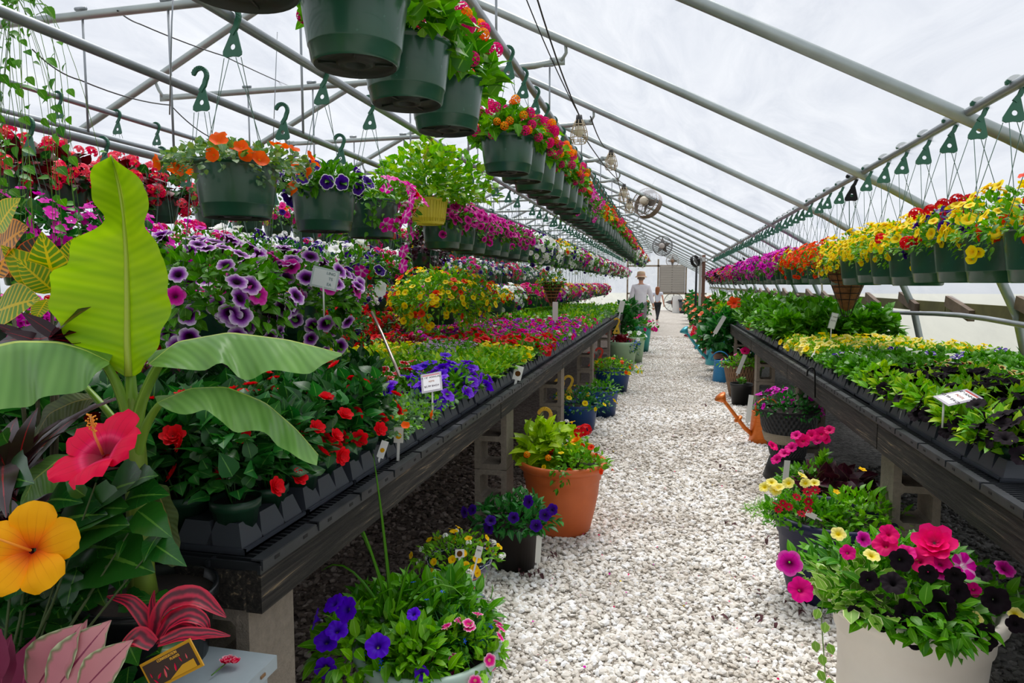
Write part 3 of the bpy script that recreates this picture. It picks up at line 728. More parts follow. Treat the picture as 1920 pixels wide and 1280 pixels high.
# ------------------------------------------------------------------ trays and pots
TRAYM=plain('tray_plastic','#3a3e46',.38,0,spec=.5)
def tray_mesh():
    g=Geo(); g.add(box(.55,.28,.006,(0,0,.003))); 
    for a,b,c,d in ((.55,.006,0,.137),(.55,.006,0,-.137),(.006,.28,.272,0),(.006,.28,-.272,0)): g.add(box(a,b,.014,(c,d,.007)))
    for i in range(5):
        for j in range(3):
            x=-.27+i*.135; y=-.135+j*.135
            x=max(-.215,min(.215,x)); yy=max(-.09,min(.09,y))
            wx=.108 if 0<i<4 else .1; wy=.108 if j==1 else .09
            g.add(box(wx,wy,.06,(x,yy,.036),.62))
    return g.mesh('plant_tray',TRAYM,False)
TRAY=tray_mesh()
GPOT=plain('green_pot_plastic','#1d4630',.38,0,col2='#163626',scale=6)
def small_pot(): return lathe([(.0,.004),(.036,.004),(.038,0),(.052,.078),(.056,.078),(.0575,.1),(.053,.1),(.051,.088),(.0,.088)],14)
SOIL=plain('potting_soil','#2a1d16',.95,col2='#140e0b',scale=60)
SPOT=small_pot()
def spot_mesh(nm='pot'):
    g=Geo(); g.add(SPOT); g.add(disc(.05,.09,12),None,(0,0,0),1); return g.mesh(nm,[GPOT,SOIL])
SPM=spot_mesh()
POTF={}
def bench_plant(key,var,x,y,z,label,cat,group,front,sc=1.0,single=False):
    s=SP[key]; rz=random.random()*6.28
    r=thing(BN.get(key,'bedding_plant'),(x,y,z),label,cat,group,rz,sc)
    put('pot',SPM,r)
    attach_plant(r,key,s,var,.085,1.0,single)
    return r
BN={'b_imp':'impatiens','b_ng':'leafy_plant','b_port':'trailing_portulaca','b_pep':'pepper_plant','b_salv':'salvia','b_black':'petunia','b_bleaf':'petunia','b_viol':'petunia','b_red':'petunia','b_redw':'petunia'}
DESC={'b_imp':'potted impatiens with red double flowers','b_ng':'dark green leafy plant without flowers','b_port':'trailing portulaca with small orange flowers','b_viol':'potted violet petunia','b_redw':'potted petunia with red white-edged flowers',
'b_lime':'light green flowerless bedding plant','b_yel':'potted yellow calibrachoa','b_lil':'pale lilac small-flowered bedding plant','b_red':'potted bright red petunia','b_mag':'potted magenta calibrachoa','b_purp':'potted purple calibrachoa',
'b_pink':'potted pink verbena','b_white':'low white bedding plant','b_green':'grey-green flowerless bedding plant','b_dred':'dark red-leaved bedding plant','b_black':'potted black petunia in bloom','b_bleaf':'potted black petunia, mostly leaves','b_ym':'potted yellow and maroon petunia',
'b_py':'potted pale yellow petunia','b_star':'potted white and purple petunia','b_grn2':'green leafy bedding plant','b_pep':'tall leafy green pepper plant','b_salv':'red-flowered salvia'}
def fill(side,cols,rows,x0,y0,dx,dy,fn,lim):
    """every potted plant on a bench near the camera is a thing; z of the deck .87, tray .006"""
    for j in range(rows):
        for i in range(cols):
            key=fn(i,j)
            if key is None: continue
            x=x0+(-1 if side=='l' else 1)*dx*i+random.uniform(-.008,.008); y=y0+dy*j+random.uniform(-.008,.008)
            lab='%s, row %s from aisle, %s along the %s bench'%(DESC[key],ORD[i],ORD[j] if j<20 else '%dth'%(j+1) if (j+1)%10 not in (1,2,3) else {1:'%dst',2:'%dnd',3:'%drd'}[(j+1)%10]%(j+1),'left' if side=='l' else 'right')
            bench_plant(key,(i+j)%3,x,y,.88,lab,'potted plant','potted plants on the %s bench'%('left' if side=='l' else 'right'),i<2,random.uniform(.92,1.1),single=(i==0 and key in('b_imp','b_viol','b_black')))
def left_kind(i,j):
    y=1.43+.14*j
    if y<1.5 and i>5: return None
    if y<2.25: return 'b_imp' if i<3 else ('b_ng' if i<8 else 'b_dred')
    if y<2.75: return 'b_port' if i<2 else ('b_imp' if i<3 and y<2.5 else 'b_ng')
    if y<3.4: return 'b_viol' if i<2 else ('b_redw' if i<4 else ('b_ng' if i<6 else 'b_yel'))
    if y<4.2: return 'b_lime' if i<3 else ('b_redw' if i==3 and y<3.7 else ('b_lime' if i<5 else 'b_yel'))
    if y<4.8: return ('b_lime' if y<4.5 else 'b_yel') if i<3 else ('b_lil' if i<6 else 'b_yel')
    if y<5.7: return 'b_red' if i<4 else ('b_lil' if i<7 else 'b_dred')
    return 'b_mag'
fill('l',9,27,-1.01,1.43,.137,.1425,left_kind,0)
def right_kind(i,j):
    y=2.48+.1425*j
    if y<3.3: return ('b_bleaf' if (i+j)%2 else 'b_black') if i<2 else ('b_black' if i<7 else 'b_ym')
    if y<4.0: return 'b_bleaf' if i<1 else ('b_black' if i<4 else 'b_ym')
    if y<4.6: return 'b_grn2' if i<3 else ('b_ym' if i<6 else 'b_grn2')
    if y<5.2: return ('b_star' if (i+j)%2 else 'b_grn2') if i<5 else ('b_star' if (i*j)%4==0 else 'b_grn2')
    if y<6.3: return 'b_py' if i<7 else 'b_yel'
    return 'b_py'
fill('r',9,25,1.11,2.48,.137,.1425,right_kind,0)
def trays(side,cols,rows,x0,y0):
    for j in range(rows):
        for i in range(cols if j<14 else 1):
            o=put('plant_tray',TRAY,None,(x0+(-1 if side=='l' else 1)*(.275+.56*i),y0+.285*j,.873),random.uniform(-.012,.012))
            tag(o,'black plastic tray, %s along the %s bench%s'%(ORD[j] if j<20 else 'far',('left' if side=='l' else 'right'),('',', second row in',', against the back')[i]) if j<20 else 'black plastic tray far along the %s bench'%('left' if side=='l' else 'right'),'plant tray','trays on the %s bench'%('left' if side=='l' else 'right'))
trays('l',2,44,-.94,1.50); trays('r',2,34,1.04,2.55)
# far stretches of bedding plants
def drift(name,keys,side,y0,y1,label,pitch=.16,ncol=10,w=None,nf=.45):
    x0={'l':-.97,'r':1.07,'m':-3.15}[side]; sgn=1 if side=='r' else -1
    ss=[SP[k] for k in keys]; mats=[];m0=[]
    for s in ss:
        m0.append(len(mats)); mats+=lmats(s)+[P_[f[1]] for f in s['flowers']]
    g=Geo(); j=0; y=y0
    while y<y1:
        x=0
        pt=pitch*(1+.025*(y-y0))
        nc=int(ncol*pitch/pt)
        for i in range(nc):
            q=random.randrange(len(ss)) if w is None else random.choices(range(len(ss)),w)[0]
            s=ss[q]; off=(x0+sgn*(i+.3)*pt+random.uniform(-.02,.02),y+random.uniform(-.02,.02),.955)
            sc=random.uniform(.9,1.15)*pt/.15
            f=nf*(1.0 if y<9 else .7)
            add_foliage(g,s,off,sc,f,m0[q],1.25 if y<9 else 1.5)
            add_flowers(g,s,off,sc,1 if y<9 else .8,m0[q]+len(lmats(s)),True)
        y+=pt
    o=g.build(name,mats); tag(o,label,'bedding plants',kind='stuff'); return o
drift('bedding_plants',['b_red','b_mag','b_pink'],'l',5.27,5.9,'drift of red and pink bedding petunias on the left bench',w=[3,1,1])
drift('bedding_plants',['b_mag','b_purp','b_pink'],'l',5.95,8.4,'drift of magenta and purple calibrachoa on the left bench',w=[3,3,2])
drift('bedding_plants',['b_pink','b_white','b_lime'],'l',8.4,9.6,'mixed pink and white bedding plants further along the left bench')
drift('bedding_plants',['b_green','b_green','b_lime','b_grn2'],'l',9.6,15.1,'grey-green flowerless bedding plants far along the left bench')
drift('bedding_plants',['b_py','b_yel'],'r',6.1,6.7,'yellow petunias on the right bench in front of the tall peppers',ncol=7)
drift('pepper_plants',['b_pep'],'r',6.75,8.3,'tall leafy green plants massed on the right bench',pitch=.19,ncol=5,nf=.9)
drift('salvia_plants',['b_salv','b_grn2'],'r',8.3,9.0,'red salvias at the aisle edge of the right bench',pitch=.2,ncol=6)
drift('bedding_plants',['b_grn2','b_lime','b_pep','b_salv'],'r',9.0,15.6,'green bedding plants far along the right bench',pitch=.19,ncol=6,w=[4,3,2,.5])

for i in range(5): bench('l',-3.1,2.0+2.3*i,2.3,1.6,'second row bench behind the left bench, %s section'%ORD[i],'second row bench sections')
drift('bedding_plants',['b_dred','b_dred','b_lime'],'m',2.2,4.4,'dark red foliage plants on the second bench beyond the left one',pitch=.18,ncol=8)
drift('bedding_plants',['b_red','b_salv','b_dred'],'m',4.4,8.0,'red-flowered plants on the second bench beyond the left one',pitch=.19,ncol=8)
drift('bedding_plants',['b_yel','b_lime','b_pink'],'m',8.0,13.4,'yellow and pink plants on the second bench beyond the left one',pitch=.2,ncol=7)
# ------------------------------------------------------------------ hanging baskets
t=NT('basket_plastic'); nz=t.noise(7,4,.6); n3=t.noise(40,2)
col=t.mix(t.math('MULTIPLY_ADD',nz.outputs[0],1.6,-.4,clamp=True),lin('#1f4a38'),lin('#2c5a48'))
col=t.mix(t.math('GREATER_THAN',n3.outputs[0],.72),col,lin('#386453'))
BPOT=t.done(t.n('ShaderNodeBsdfPrincipled',{'Base Color':col,'Roughness':.3,'Specular IOR Level':.5,'Coat Weight':.2}).outputs[0])
BBASE=plain('basket_underside','#20302a',.6,col2='#2e2620',scale=9)
HOOKG=plain('hanger_green','#2f6a52',.4)
WIREG=plain('hanger_wire','#5d7d70',.4,.3)
def hpot_mesh(mat=BPOT,nm='pot',ribs=False):
    g=Geo()
    g.add(lathe([(.118,.0),(.125,.006),(.131,.045),(.133,.046),(.1345,.05),(.152,.185),(.152,.19),(.16,.192),(.161,.205),(.153,.207),(.149,.19),(.146,.175)],36))
    g.add(lathe([(.118,0),(.112,.004),(.112,.012),(.05,.012),(.05,.004),(.03,.004),(.03,.028),(.001,.028)],28),None,(0,0,0),1)
    for k in range(4): g.add(box(.05,.004,.006,(0,0,0)),rotm(0,0,k*PI/4*2+.5),(.08*math.cos(k*PI/2+.5),.08*math.sin(k*PI/2+.5),.008),1)
    g.add(disc(.147,.18,24,.015),None,(0,0,0),2)
    if ribs:
        for k in range(36): a=2*PI*k/36; g.add(tube([(.13*math.cos(a),.13*math.sin(a),.02),(.1525*math.cos(a),.1525*math.sin(a),.18)],.003,4))
    return g.mesh(nm,[mat,BBASE if mat is BPOT else mat,SOIL])
HPOT=hpot_mesh()
HPOTY=hpot_mesh(plain('yellow_basket_plastic','#e6cf3e',.45),ribs=True)
def hook_mesh(mat):
    g=Geo(); pts=[]
    R=.037
    for k in range(13):
        a=math.radians(-35+k*17.5); pts.append((R*math.cos(a),0,R*math.sin(a)))
    pts=pts[::-1]          # from far tip over the pipe and down to the plate
    V=[];F=[]
    ctr=[Vector(p) for p in [(pts[0][0]-.0,0,pts[0][2]-.0)]+[(x,0,z) for x,_,z in pts]+[(.022,0,-.045),(-.0,0,-.075)]]
    n=len(ctr)
    for i,p in enumerate(ctr):
        d=(ctr[min(i+1,n-1)]-ctr[max(i-1,0)]).normalized(); nn=Vector((d.z,0,-d.x)); w=.0105 if i>1 else .005
        for s,yy in ((-1,-.007),(1,-.007),(1,.007),(-1,.007)): q=p+nn*w*s; V.append((q.x,yy,q.z))
    for i in range(n-1):
        for j in range(4): F.append((i*4+j,i*4+(j+1)%4,(i+1)*4+(j+1)%4,(i+1)*4+j))
    F.append((3,2,1,0)); g.add(T(V,F))
    # lattice ribs on the curve
    for k in range(0,12): p=pts[k]; g.add(tube([(p[0]*.8,-.009,p[2]*.8),(pts[k+1][0]*1.25,-.009,pts[k+1][2]*1.25)],.0018,3))
    # triangular plate with a round hole
    out=[(.008,-.05),(.026,-.062),(.047,-.15),(.046,-.163),(.03,-.172),(0,-.168),(-.03,-.172),(-.046,-.163),(-.045,-.145),(-.012,-.085)]
    m=len(out); hc=(.004,-.128); V=[]
    for y in (-.003,.003):
        for (x,z) in out: V.append((x,y,z))
        for k in range(m):
            x,z=out[k]; a=math.atan2(out[0][1]-hc[1],out[0][0]-hc[0])-2*PI*k/m; V.append((hc[0]+.013*math.cos(a),y,hc[1]+.013*math.sin(a)))
    F=[]
    for k in range(m):
        q=(k+1)%m
        F.append((k,q,m+q,m+k)); F.append((2*m+k,3*m+k,3*m+q,2*m+q)); F.append((k,2*m+k,2*m+q,q)); F.append((m+k,m+q,3*m+q,3*m+k))
    g.add(T(V,F)); return g.mesh('hanger_hook',mat,False)
HS=.86
HOOK=hook_mesh(HOOKG); HOOKY=hook_mesh(plain('yellow_hanger','#e2b92c',.4)); HOOKR=hook_mesh(plain('red_hanger','#d8301e',.4)); HOOKBR=hook_mesh(plain('brown_hanger','#9a5a48',.4))
WM={}
def wires_mesh(L):
    """four thin wires from the plate (z=L-.16 above the rim) to the rim"""
    k=round(L,3)
    if k not in WM:
        g=Geo()
        for j,(dx) in enumerate((-.036,-.014,.014,.036)):
            a=PI/2*j+.6+PI*.75
            g.add(tube([(dx,0,L),(.152*math.cos(a),.152*math.sin(a),0)],.0017,4,False))
        WM[k]=g.mesh('wires',WIREG)
    return WM[k]
def basket(key,var,x,y,zb,zp,label,group,single=False,pot=None,sc=1.0,hook=None,fname='flower',bsc=1.0,rz=None):
    r=thing('hanging_basket',(x,y,zb),label,'hanging basket',group)
    put('pot',pot or HPOT,r,(0,0,0),random.random()*6.28 if rz is None else rz,bsc)
    hk=put('hanger_hook',hook or HOOK,r,(0,0,zp-zb),sc=HS)
    w_=put('wires',wires_mesh(round(zp-zb-.145-.2*bsc,2)),hk); w_.scale=(1/HS,)*3; w_.location=(0,0,(.2*bsc-(zp-zb))/HS)
    attach_plant(r,key,SP[key],var,.2*bsc-.01,sc,single,random.random()*6.28 if not single else 0,fname)
    return r
KD={'lantana':'magenta and orange lantana','lantana_big':'leggy magenta and orange lantana','petstar':'pink pale-centred petunias','petpink':'pink dark-throated petunias','petvein':'lilac dark-throated petunias','petpurpw':'purple white-edged petunias','portulaca':'orange portulaca',
'petwhite':'trailing white petunias','petwhite2':'white and deep purple petunias','petmagmix':'mixed magenta petunias','petmagdrop':'trailing pink starred petunias','ivyger':'tall bushy green foliage','calyel':'yellow calibrachoa','calyeled':'yellow and orange calibrachoa',
'calorg':'orange calibrachoa','calmix':'yellow, red and purple flowers','calred':'orange-red petunias','petpinkball':'dense pink petunias','purpmass':'a wide mass of lilac dark-throated petunias','yelmass':'a huge mound of yellow and orange calibrachoa','impmag':'magenta impatiens',
'begonia':'coral begonias with dark leaves','verbmix':'white and dark purple flowers','verbred':'red verbena','verbpink':'pink verbena','darkfol':'dark purple foliage','bushgreen':'mostly green foliage'}
def row(name,x,zb,zp,ys,kinds,single_n=0,phr='',sc=1.0,jx=.01):
    seen={}
    for i,y in enumerate(ys):
        key=kinds(i,y)
        if key is None: continue
        n=seen[key]=seen.get(key,0)+1
        lab='basket of %s, %s %s'%(KD[key],(ORD[i] if i<20 else 'far down'),phr)
        basket(key,i%3,x+random.uniform(-jx,jx),y+random.uniform(-.02,.02),zb+random.uniform(-.012,.012),zp,lab,'baskets %s'%phr,single=i<single_n,sc=sc)
# overhead row of lantana
ys=[1.36,1.88,2.33,2.78]+[3.85+.41*k for k in range(22)]
ys+=[ys[-1]+.45*(k+1) for k in range(30)]
def k1(i,y):
    if i<4: return 'lantana_big'
    if y<6.4: return 'lantana'
    if y<7.9: return 'petstar'
    if y<9: return 'calred'
    if y<16: return 'lantana'
    return ('petmagmix','lantana','petwhite','calmix')[(int(y*1.3))%4]
row('o',-.9,2.13,2.79,ys,k1,0,'on the overhead aisle pipe')
# second row
ys=[2.36,3.08,3.62]
def k2(i,y): return ('portulaca','petpurpw','petmagdrop')[i]
row('s',-1.62,1.755,2.5,ys,k2,2,'on the middle pipe over the left bench')
basket('ivyger',0,-1.62,4.55,1.91,2.5,'yellow ribbed basket of tall bushy green foliage on the middle pipe','yellow basket',pot=HPOTY,hook=HOOKY,bsc=.85)
ys=[4.95,5.3,5.68,6.2,6.6,7.1,7.6,8.5,8.9,9.4]+[10.2+.48*k for k in range(38)]
def k3(i,y):
    if y<8: return 'petpink'
    if y<10: return 'petwhite'
    return ('bushgreen','petwhite','petmagmix','petpinkball','calyeled','petwhite')[i%6] if y<18 else ('petmagmix','petpink','petstar','petwhite')[i%4]
row('t',-1.65,1.765,2.5,ys,k3,0,'in the middle row over the left bench')
# low row above the bench
r=basket('purpmass',0,-1.95,2.62,1.22,2.38,'low basket of lilac dark-throated petunias beside the upright banana leaf','low baskets over the left bench',single=True)
basket('purpmass',1,-1.93,3.22,1.2,2.38,'low basket of lilac dark-throated petunias, its flowers around the white sign','low baskets over the left bench')
basket('petwhite2',1,-1.98,3.95,1.36,2.38,'low basket of white and purple petunias behind the bent metal rod','low baskets over the left bench')
basket('darkfol',0,-2.5,6.9,1.65,2.38,'low basket of dark purple foliage behind the yellow mound','low baskets over the left bench')
basket('yelmass',0,-2.03,6.0,1.13,2.38,'low basket with a huge mound of yellow and orange calibrachoa','low baskets over the left bench')
basket('verbred',1,-2.45,4.75,.98,2.38,'low basket of red flowers left of the yellow mound','low baskets over the left bench')
basket('verbred',0,-2.1,7.1,1.2,2.38,'low basket of red flowers just behind the yellow mound','low baskets over the left bench')
def k4(i,y): return ('calyeled','petwhite','petmagmix','verbpink','calyel','petpinkball')[i%6]
row('l',-2.12,1.12,2.38,[8.2,9.0,10.6]+[11.4+.5*k for k in range(26)],k4,0,'in the low row over the far bench')
row('l',-2.75,.98,2.26,[8.0+.6*k for k in range(28)],lambda i,y:('petpinkball','petwhite','verbpink','petmagmix','petvein')[i%5],0,'in the lowest far row by the left bench')
# pipe C, B and A rows beyond the bench
def k5(i,y): return 'impmag' if y<3.7 else ('verbmix','verbmix','verbred','verbpink','petwhite2','verbmix')[i%6]
row('c',-3.0,1.5,2.26,[2.35,2.75,3.2]+[3.85+.5*k for k in range(26)],k5,0,'on the thick pipe at left')
def k6(i,y): return 'begonia' if y<5.2 else ('verbred','verbpink','calyel','petmagmix')[i%4]
row('a',-4.1,2.0,2.78,[3.1,3.55,4.0,4.5,4.95]+[5.6+.55*k for k in range(24)],k6,0,'on the far left pipe')
def k7(i,y): return ('verbmix','petpinkball','verbred','calyel')[i%4]
row('e',-5.3,1.0,2.3,[4.0+.6*k for k in range(22)],k7,0,'in the far left corner row',sc=1.2)
row('b',-3.62,1.14,2.46,[4.4+.62*k for k in range(22)],lambda i,y:('petpinkball','verbmix','verbred','calyeled')[i%4],0,'on the fourth pipe at left')
# right row
ys=[2.52,2.86,3.2,3.54,3.88,4.22,4.58,4.95,5.35,5.75,6.15,6.5,6.9]+[7.3+.36*k for k in range(40)]
def k8(i,y):
    if i<2: return 'calred'
    if i<5: return ('calyel','calmix','calmix')[i-2]
    if y<6.1: return 'calyel'
    if y<7.5: return 'calorg'
    if y<8: return 'calyeled'
    if y<12.5: return 'petpinkball'
    return ('petpinkball','calorg','petmagmix','darkfol','petmagmix','verbpink')[int(y*1.7)%6]
row('r',1.36,1.5,2.3,ys,k8,0,'along the pipe on the right')

# cone baskets
COIR=plain('coir_liner','#8a5a34',.95,col2='#5d3a20',scale=25,bump=.8,bscale=60)
BLACKW=plain('black_wire','#121212',.4,.5)
def cone_basket(x,y,z0,z1,zp,key,label,dark=False):
    r=thing('cone_basket',(x,y,z0),label,'hanging basket','cone baskets')
    H=z1-z0; R=.16
    g=Geo(); g.add(lathe([(.001,.01),(.04,.03),(.07,.1)]+[(.07+(R-.07)*k/8,.1+(H-.1)*k/8) for k in range(1,9)],24))
    g.build('liner',plain('dark_coir','#4a2c1c',.95,col2='#2a1810',scale=25,bump=.8) if dark else COIR,r)
    g=Geo()
    for k in range(6):
        zz=.1+(H-.1)*k/5; rr=(.07+(R-.07)*k/5)+.004
        g.add(tube([(rr*math.cos(a),rr*math.sin(a),zz) for a in np.linspace(0,2*PI,25)],.0028 if not dark else .006,4,False),None,(0,0,0),0)
    for k in range(8):
        a=2*PI*k/8; g.add(tube([(0,0,-.035),(.03*math.cos(a),.03*math.sin(a),-.025),(.045*math.cos(a),.045*math.sin(a),.02),(.075*math.cos(a),.075*math.sin(a),.1),((R+.004)*math.cos(a),(R+.004)*math.sin(a),H)],.0025,4,False))
    g.build('wire_frame',plain('copper_band','#b0683a',.6) if dark else BLACKW,r)
    put('hanger_hook',hook_mesh(BLACKW) if not dark else HOOK,r,(0,0,zp-z0)); put('wires',wires_mesh(zp-z0-.165-H),r,(0,0,H))
    attach_plant(r,key,SP[key],1,H-.02,.9)
cone_basket(1.36,5.72,1.28,1.62,2.3,'calyel','coir-lined cone basket with black wire frame and trailing yellow flowers')
cone_basket(-1.65,10.0,1.2,1.53,2.5,'bushgreen','dark cone basket with copper bands over the left bench',True)
# lone vine top left
def vine(name,root,p0,n,spread,drop,mat='mid',ls=.03,label=None):
    r=thing(name,p0,label,'trailing vine'); g=Geo(); f=Geo()
    for k in range(n):
        q=np.zeros(3); pts=[q.copy()]; d=np.array([random.uniform(-1,1)*spread,random.uniform(-.5,.5)*spread,random.uniform(-.2,.3)])
        for i in range(12):
            d=d*.82+np.array([random.uniform(-.03,.03),random.uniform(-.02,.02),-drop*.14]); q=q+d*.4; pts.append(q.copy())
        for _ in range(1): g.add(tube(pts,.0013,4,False))
        for i in range(1,12):
            if random.random()<.8:
                dd=np.array([[random.uniform(-1,1),random.uniform(-.5,.5),random.uniform(-1,.3)]])
                f.add(LEAF_WIDE,frames(dd,np.array([[0,-.6,.8]]))*ls*random.uniform(.6,1.3),pts[i])
    g.build('stems',STEM,r); f.build('leaves',[L_['mid']],r)
p=at(30,40,Y=2.4); vine('trailing_vine',None,(p.x,p.y,p.z+.12),26,.16,.5,label='leafy vine trailing from above into the top left corner',ls=.045)

# ------------------------------------------------------------------ pots on the floor
def pot_profile(R,H,lip=.035,foot=.7,style='bell'):
    if style=='bell': return [(.001,.01),(R*foot-.02,.01),(R*foot,0),(R*foot+.01,.02),(R*(foot+.14),H*.3),(R*.84,H*.55),(R*.87,H*.74),(R*.905,H*.755),(R*.915,H*.86),(R*.93,H*.875),(R*.99,H*.89),(R*1.03,H*.92),(R*1.045,H*.955),(R*1.03,H*.985),(R*.99,H),(R*.93,H*.99),(R*.9,H*.94),(R*.88,H*.86)]
    if style=='plain': return [(.001,.01),(R*foot,.01),(R*foot,0),(R*.97,H*.86),(R,H*.87),(R*1.02,H),(R*.98,H),(R*.95,H*.9)]
    return [(.001,.01),(R*foot,0),(R*(foot+.2),H*.35),(R*.98,H*.85),(R*1.03,H*.97),(R*1.0,H),(R*.94,H*.97),(R*.9,H*.85)]
def floor_pot(name,x,y,R,H,mat,label,key=None,style='bell',psc=1.0,z=0,var=0,cat='planter',single=False,group=None,foot=.7,soil=True,lip=.035):
    r=thing(name,(x,y,z),label,cat,group)
    g=Geo(); g.add(lathe(pot_profile(R,H,lip,foot,style),40)); p=g.build('pot',mat,r)
    if soil: Geo().add(disc(R*.95,H*.88,24,.02)).build('soil',SOIL,r)
    if key: attach_plant(r,key,SP[key],var,H*.93,psc,single)
    return r
def sub_foliage(r,name,leaf,lm,n,size,R,h,c,droop=0,stems=6,up=.35,tall=0,inner=.4):
    s=plant(leaf,lm,n,size,R,h,droop,(),up=up,stems=stems,tall=tall,inner=inner)
    g=Geo(); add_foliage(g,s); o=g.build(name,[L_[lm]],r); o.location=c; return s
def sub_flowers(r,s,c,fl,fname='flower'):
    for f in fl:
        ss=dict(s); ss['flowers']=[f]; A,P=flower_places(ss,f); me=flower_mesh(f[0],f[1])
        for a,p in zip(A,P):
            o=bpy.data.objects.new(fname,me); COL.objects.link(o); o.parent=r
            M=Matrix([[*a[q]] for q in range(3)]).to_4x4(); M.translation=Vector(p)+Vector(c); o.matrix_local=M
def place_flower(r,t,mat,p,n,size,fname='flower'):
    """one flower as a part, at a world point p facing n (root at location r.location, unrotated)"""
    n=np.array(n,float); n=n/np.linalg.norm(n)+RG.normal(size=3)*.24; size*=RG.uniform(.85,1.08)
    a=zframes(n[None])[0]*size
    o=bpy.data.objects.new(fname,flower_mesh(t,mat)); COL.objects.link(o); o.parent=r
    M=Matrix([[*a[q]] for q in range(3)]).to_4x4(); M.translation=Vector(p)-Vector(r.location); o.matrix_local=M
TERRA=plain('terracotta_plastic','#d4682c',.5,col2='#c05a22',scale=4)
TEAL=plain('pale_teal_plastic','#a9bfb2',.5,col2='#93aa9d',scale=4)
NAVY=plain('navy_plastic','#161a3c',.5,spec=.3)
BONE=plain('bone_white_plastic','#ebe3d8',.5,col2='#ddd4c8',scale=3)
BLACKP=plain('black_plastic','#151413',.5,col2='#0d0c0c',scale=5)
BLUEP=plain('blue_plastic','#14407e',.4)
PGREEN=plain('pale_green_plastic','#a6c8a0',.5)
TEALB=plain('teal_plastic','#2aa79c',.45)
DARKB=plain('dark_brown_plastic','#1f1512',.5)

# pale teal pot at the bottom
r=floor_pot('planter_pot',-.70,1.93,.225,.4,TEAL,'large pale teal pot of violet petunias, blue lobelia and pink calibrachoa at the bottom edge','', 'bell') if False else floor_pot('planter_pot',-.70,1.93,.225,.4,TEAL,'large pale teal pot of violet petunias, blue lobelia and pink calibrachoa')
s=sub_foliage(r,'petunia_foliage',LEAF,'mid',620,.055,.27,.19,(-.09,.05,.38),.02,18)
sub_flowers(r,s,(-.04,.02,.36),[(FIVE_LO,'lob_blue',22,.009)],'lobelia_flower')
s=sub_foliage(r,'leafy_clump',LEAF,'mid',240,.06,.17,.17,(.02,.1,.4),0,10)
s=sub_foliage(r,'grassy_tuft',BLADE,'deep',520,.11,.07,.07,(.09,-.0,.4),0,0,.8)
s=sub_foliage(r,'calibrachoa_foliage',LEAF,'fresh',240,.035,.12,.12,(.14,-.03,.37),.03,6)
sub_flowers(r,s,(.14,-.03,.37),[(PET,'pinkwhite',24,.018)],'pink_flower')
for px,py,n,sz in [(612,1200,(-.2,-.8,.5),.037),(648,1142,(.3,-.8,.5),.036),(610,1252,(.1,-.9,.4),.038),(708,1210,(.5,-.7,.4),.037),(625,1130,(-.3,-.5,.9),.034),(632,1180,(.2,-.6,.8),.036),(775,1150,(.2,-.5,.9),.024),(590,1160,(-.7,-.4,.3),.03),(790,1262,(.2,-.7,.4),.025)]:
    place_flower(r,PET,'pet_viol',at(px,py,Y=1.72),n,sz)
sub_foliage(r,'left_clump',LEAF,'fresh',260,.055,.16,.15,(-.2,-.08,.37),.08,10)
sub_foliage(r,'right_clump',LEAF,'fresh',160,.05,.13,.14,(.02,-.12,.38),.02,8)
# upright grass blades of a spike plant
g=Geo(); base=(-.11,-.02,.4)
for (tx,ty,hh) in ((-.28,.1,.5),(-.14,-.05,.5),(-.06,-.02,.62),(.08,.0,.3),(.3,-.02,.33),(.2,.02,.3),(-.3,.0,.36),(.2,-.1,.2)):
    P=[(base[0]+tx*q**1.3*.8,base[1]+ty*q,base[2]+hh*q-(abs(tx)*.55*q**4)) for q in np.linspace(0,1,9)]
    g.add(tube(P,[.006,.0065,.0065,.006,.005,.0045,.0035,.0025,.0006],4,False))
g.build('spike_grass',[L_['mid']],r)

# painted pot with yellow calibrachoa
t=NT('painted_glaze'); u,v=t.uv()
w=t.math('MULTIPLY_ADD',t.math('SINE',t.math('MULTIPLY',u,75.0)),.013,.955)
white=t.math('LESS_THAN',t.math('ABSOLUTE',t.math('SUBTRACT',v,w)),.006)
fl=t.n('ShaderNodeTexVoronoi',{'Vector':t.n('ShaderNodeCombineXYZ',{0:t.math('MULTIPLY',u,9.0),1:t.math('MULTIPLY',v,5.5),2:0.0}).outputs[0],'Scale':1.0})
d=fl.outputs['Distance']
body=t.ramp(d,[(0,lin('#e6e2b8')),(.16,lin('#16235a')),(.34,lin('#1b2d6e')),(.36,lin('#8fd08c'))],'CONSTANT')
sc_=t.n('ShaderNodeSeparateColor',{0:fl.outputs['Color']})
body=t.mix(t.math('MULTIPLY',t.math('GREATER_THAN',sc_.outputs[0],.72),t.math('LESS_THAN',d,.3)),body,lin('#c0682a'))
rimb=t.math('GREATER_THAN',v,.78)
col=t.mix(rimb,body,lin('#131c4e')); col=t.mix(t.math('MULTIPLY',white,1.0),col,lin('#e9e9ee'))
PAINTED=t.done(t.n('ShaderNodeBsdfPrincipled',{'Base Color':col,'Roughness':.18,'Coat Weight':.6}).outputs[0])
r=thing('painted_pot',(-.91,2.93,0),'hand-painted blue and green pot of yellow calibrachoa with white alyssum','planter')
g=Geo(); prof=[(.001,.01),(.085,.01),(.09,0),(.1,.05),(.12,.12),(.133,.185),(.137,.19),(.148,.2),(.152,.235),(.146,.245),(.138,.24),(.134,.21)]
L=lathe(prof,40); zz=L[0][:,2]; L[3][:,1]=zz/.245; g.add(L); g.build('pot',PAINTED,r); Geo().add(disc(.136,.222,20)).build('soil',SOIL,r)
s=sub_foliage(r,'foliage',LEAF,'fresh',420,.03,.2,.13,(-.02,0,.23),.02,10); sub_flowers(r,s,(-.02,0,.23),[(PET_M,'bidens',26,.019)],'yellow_flower'); sub_flowers(r,dict(s,droop=.06),(.0,0,.22),[(CLUST,'ver_white',12,.016)],'white_flower')
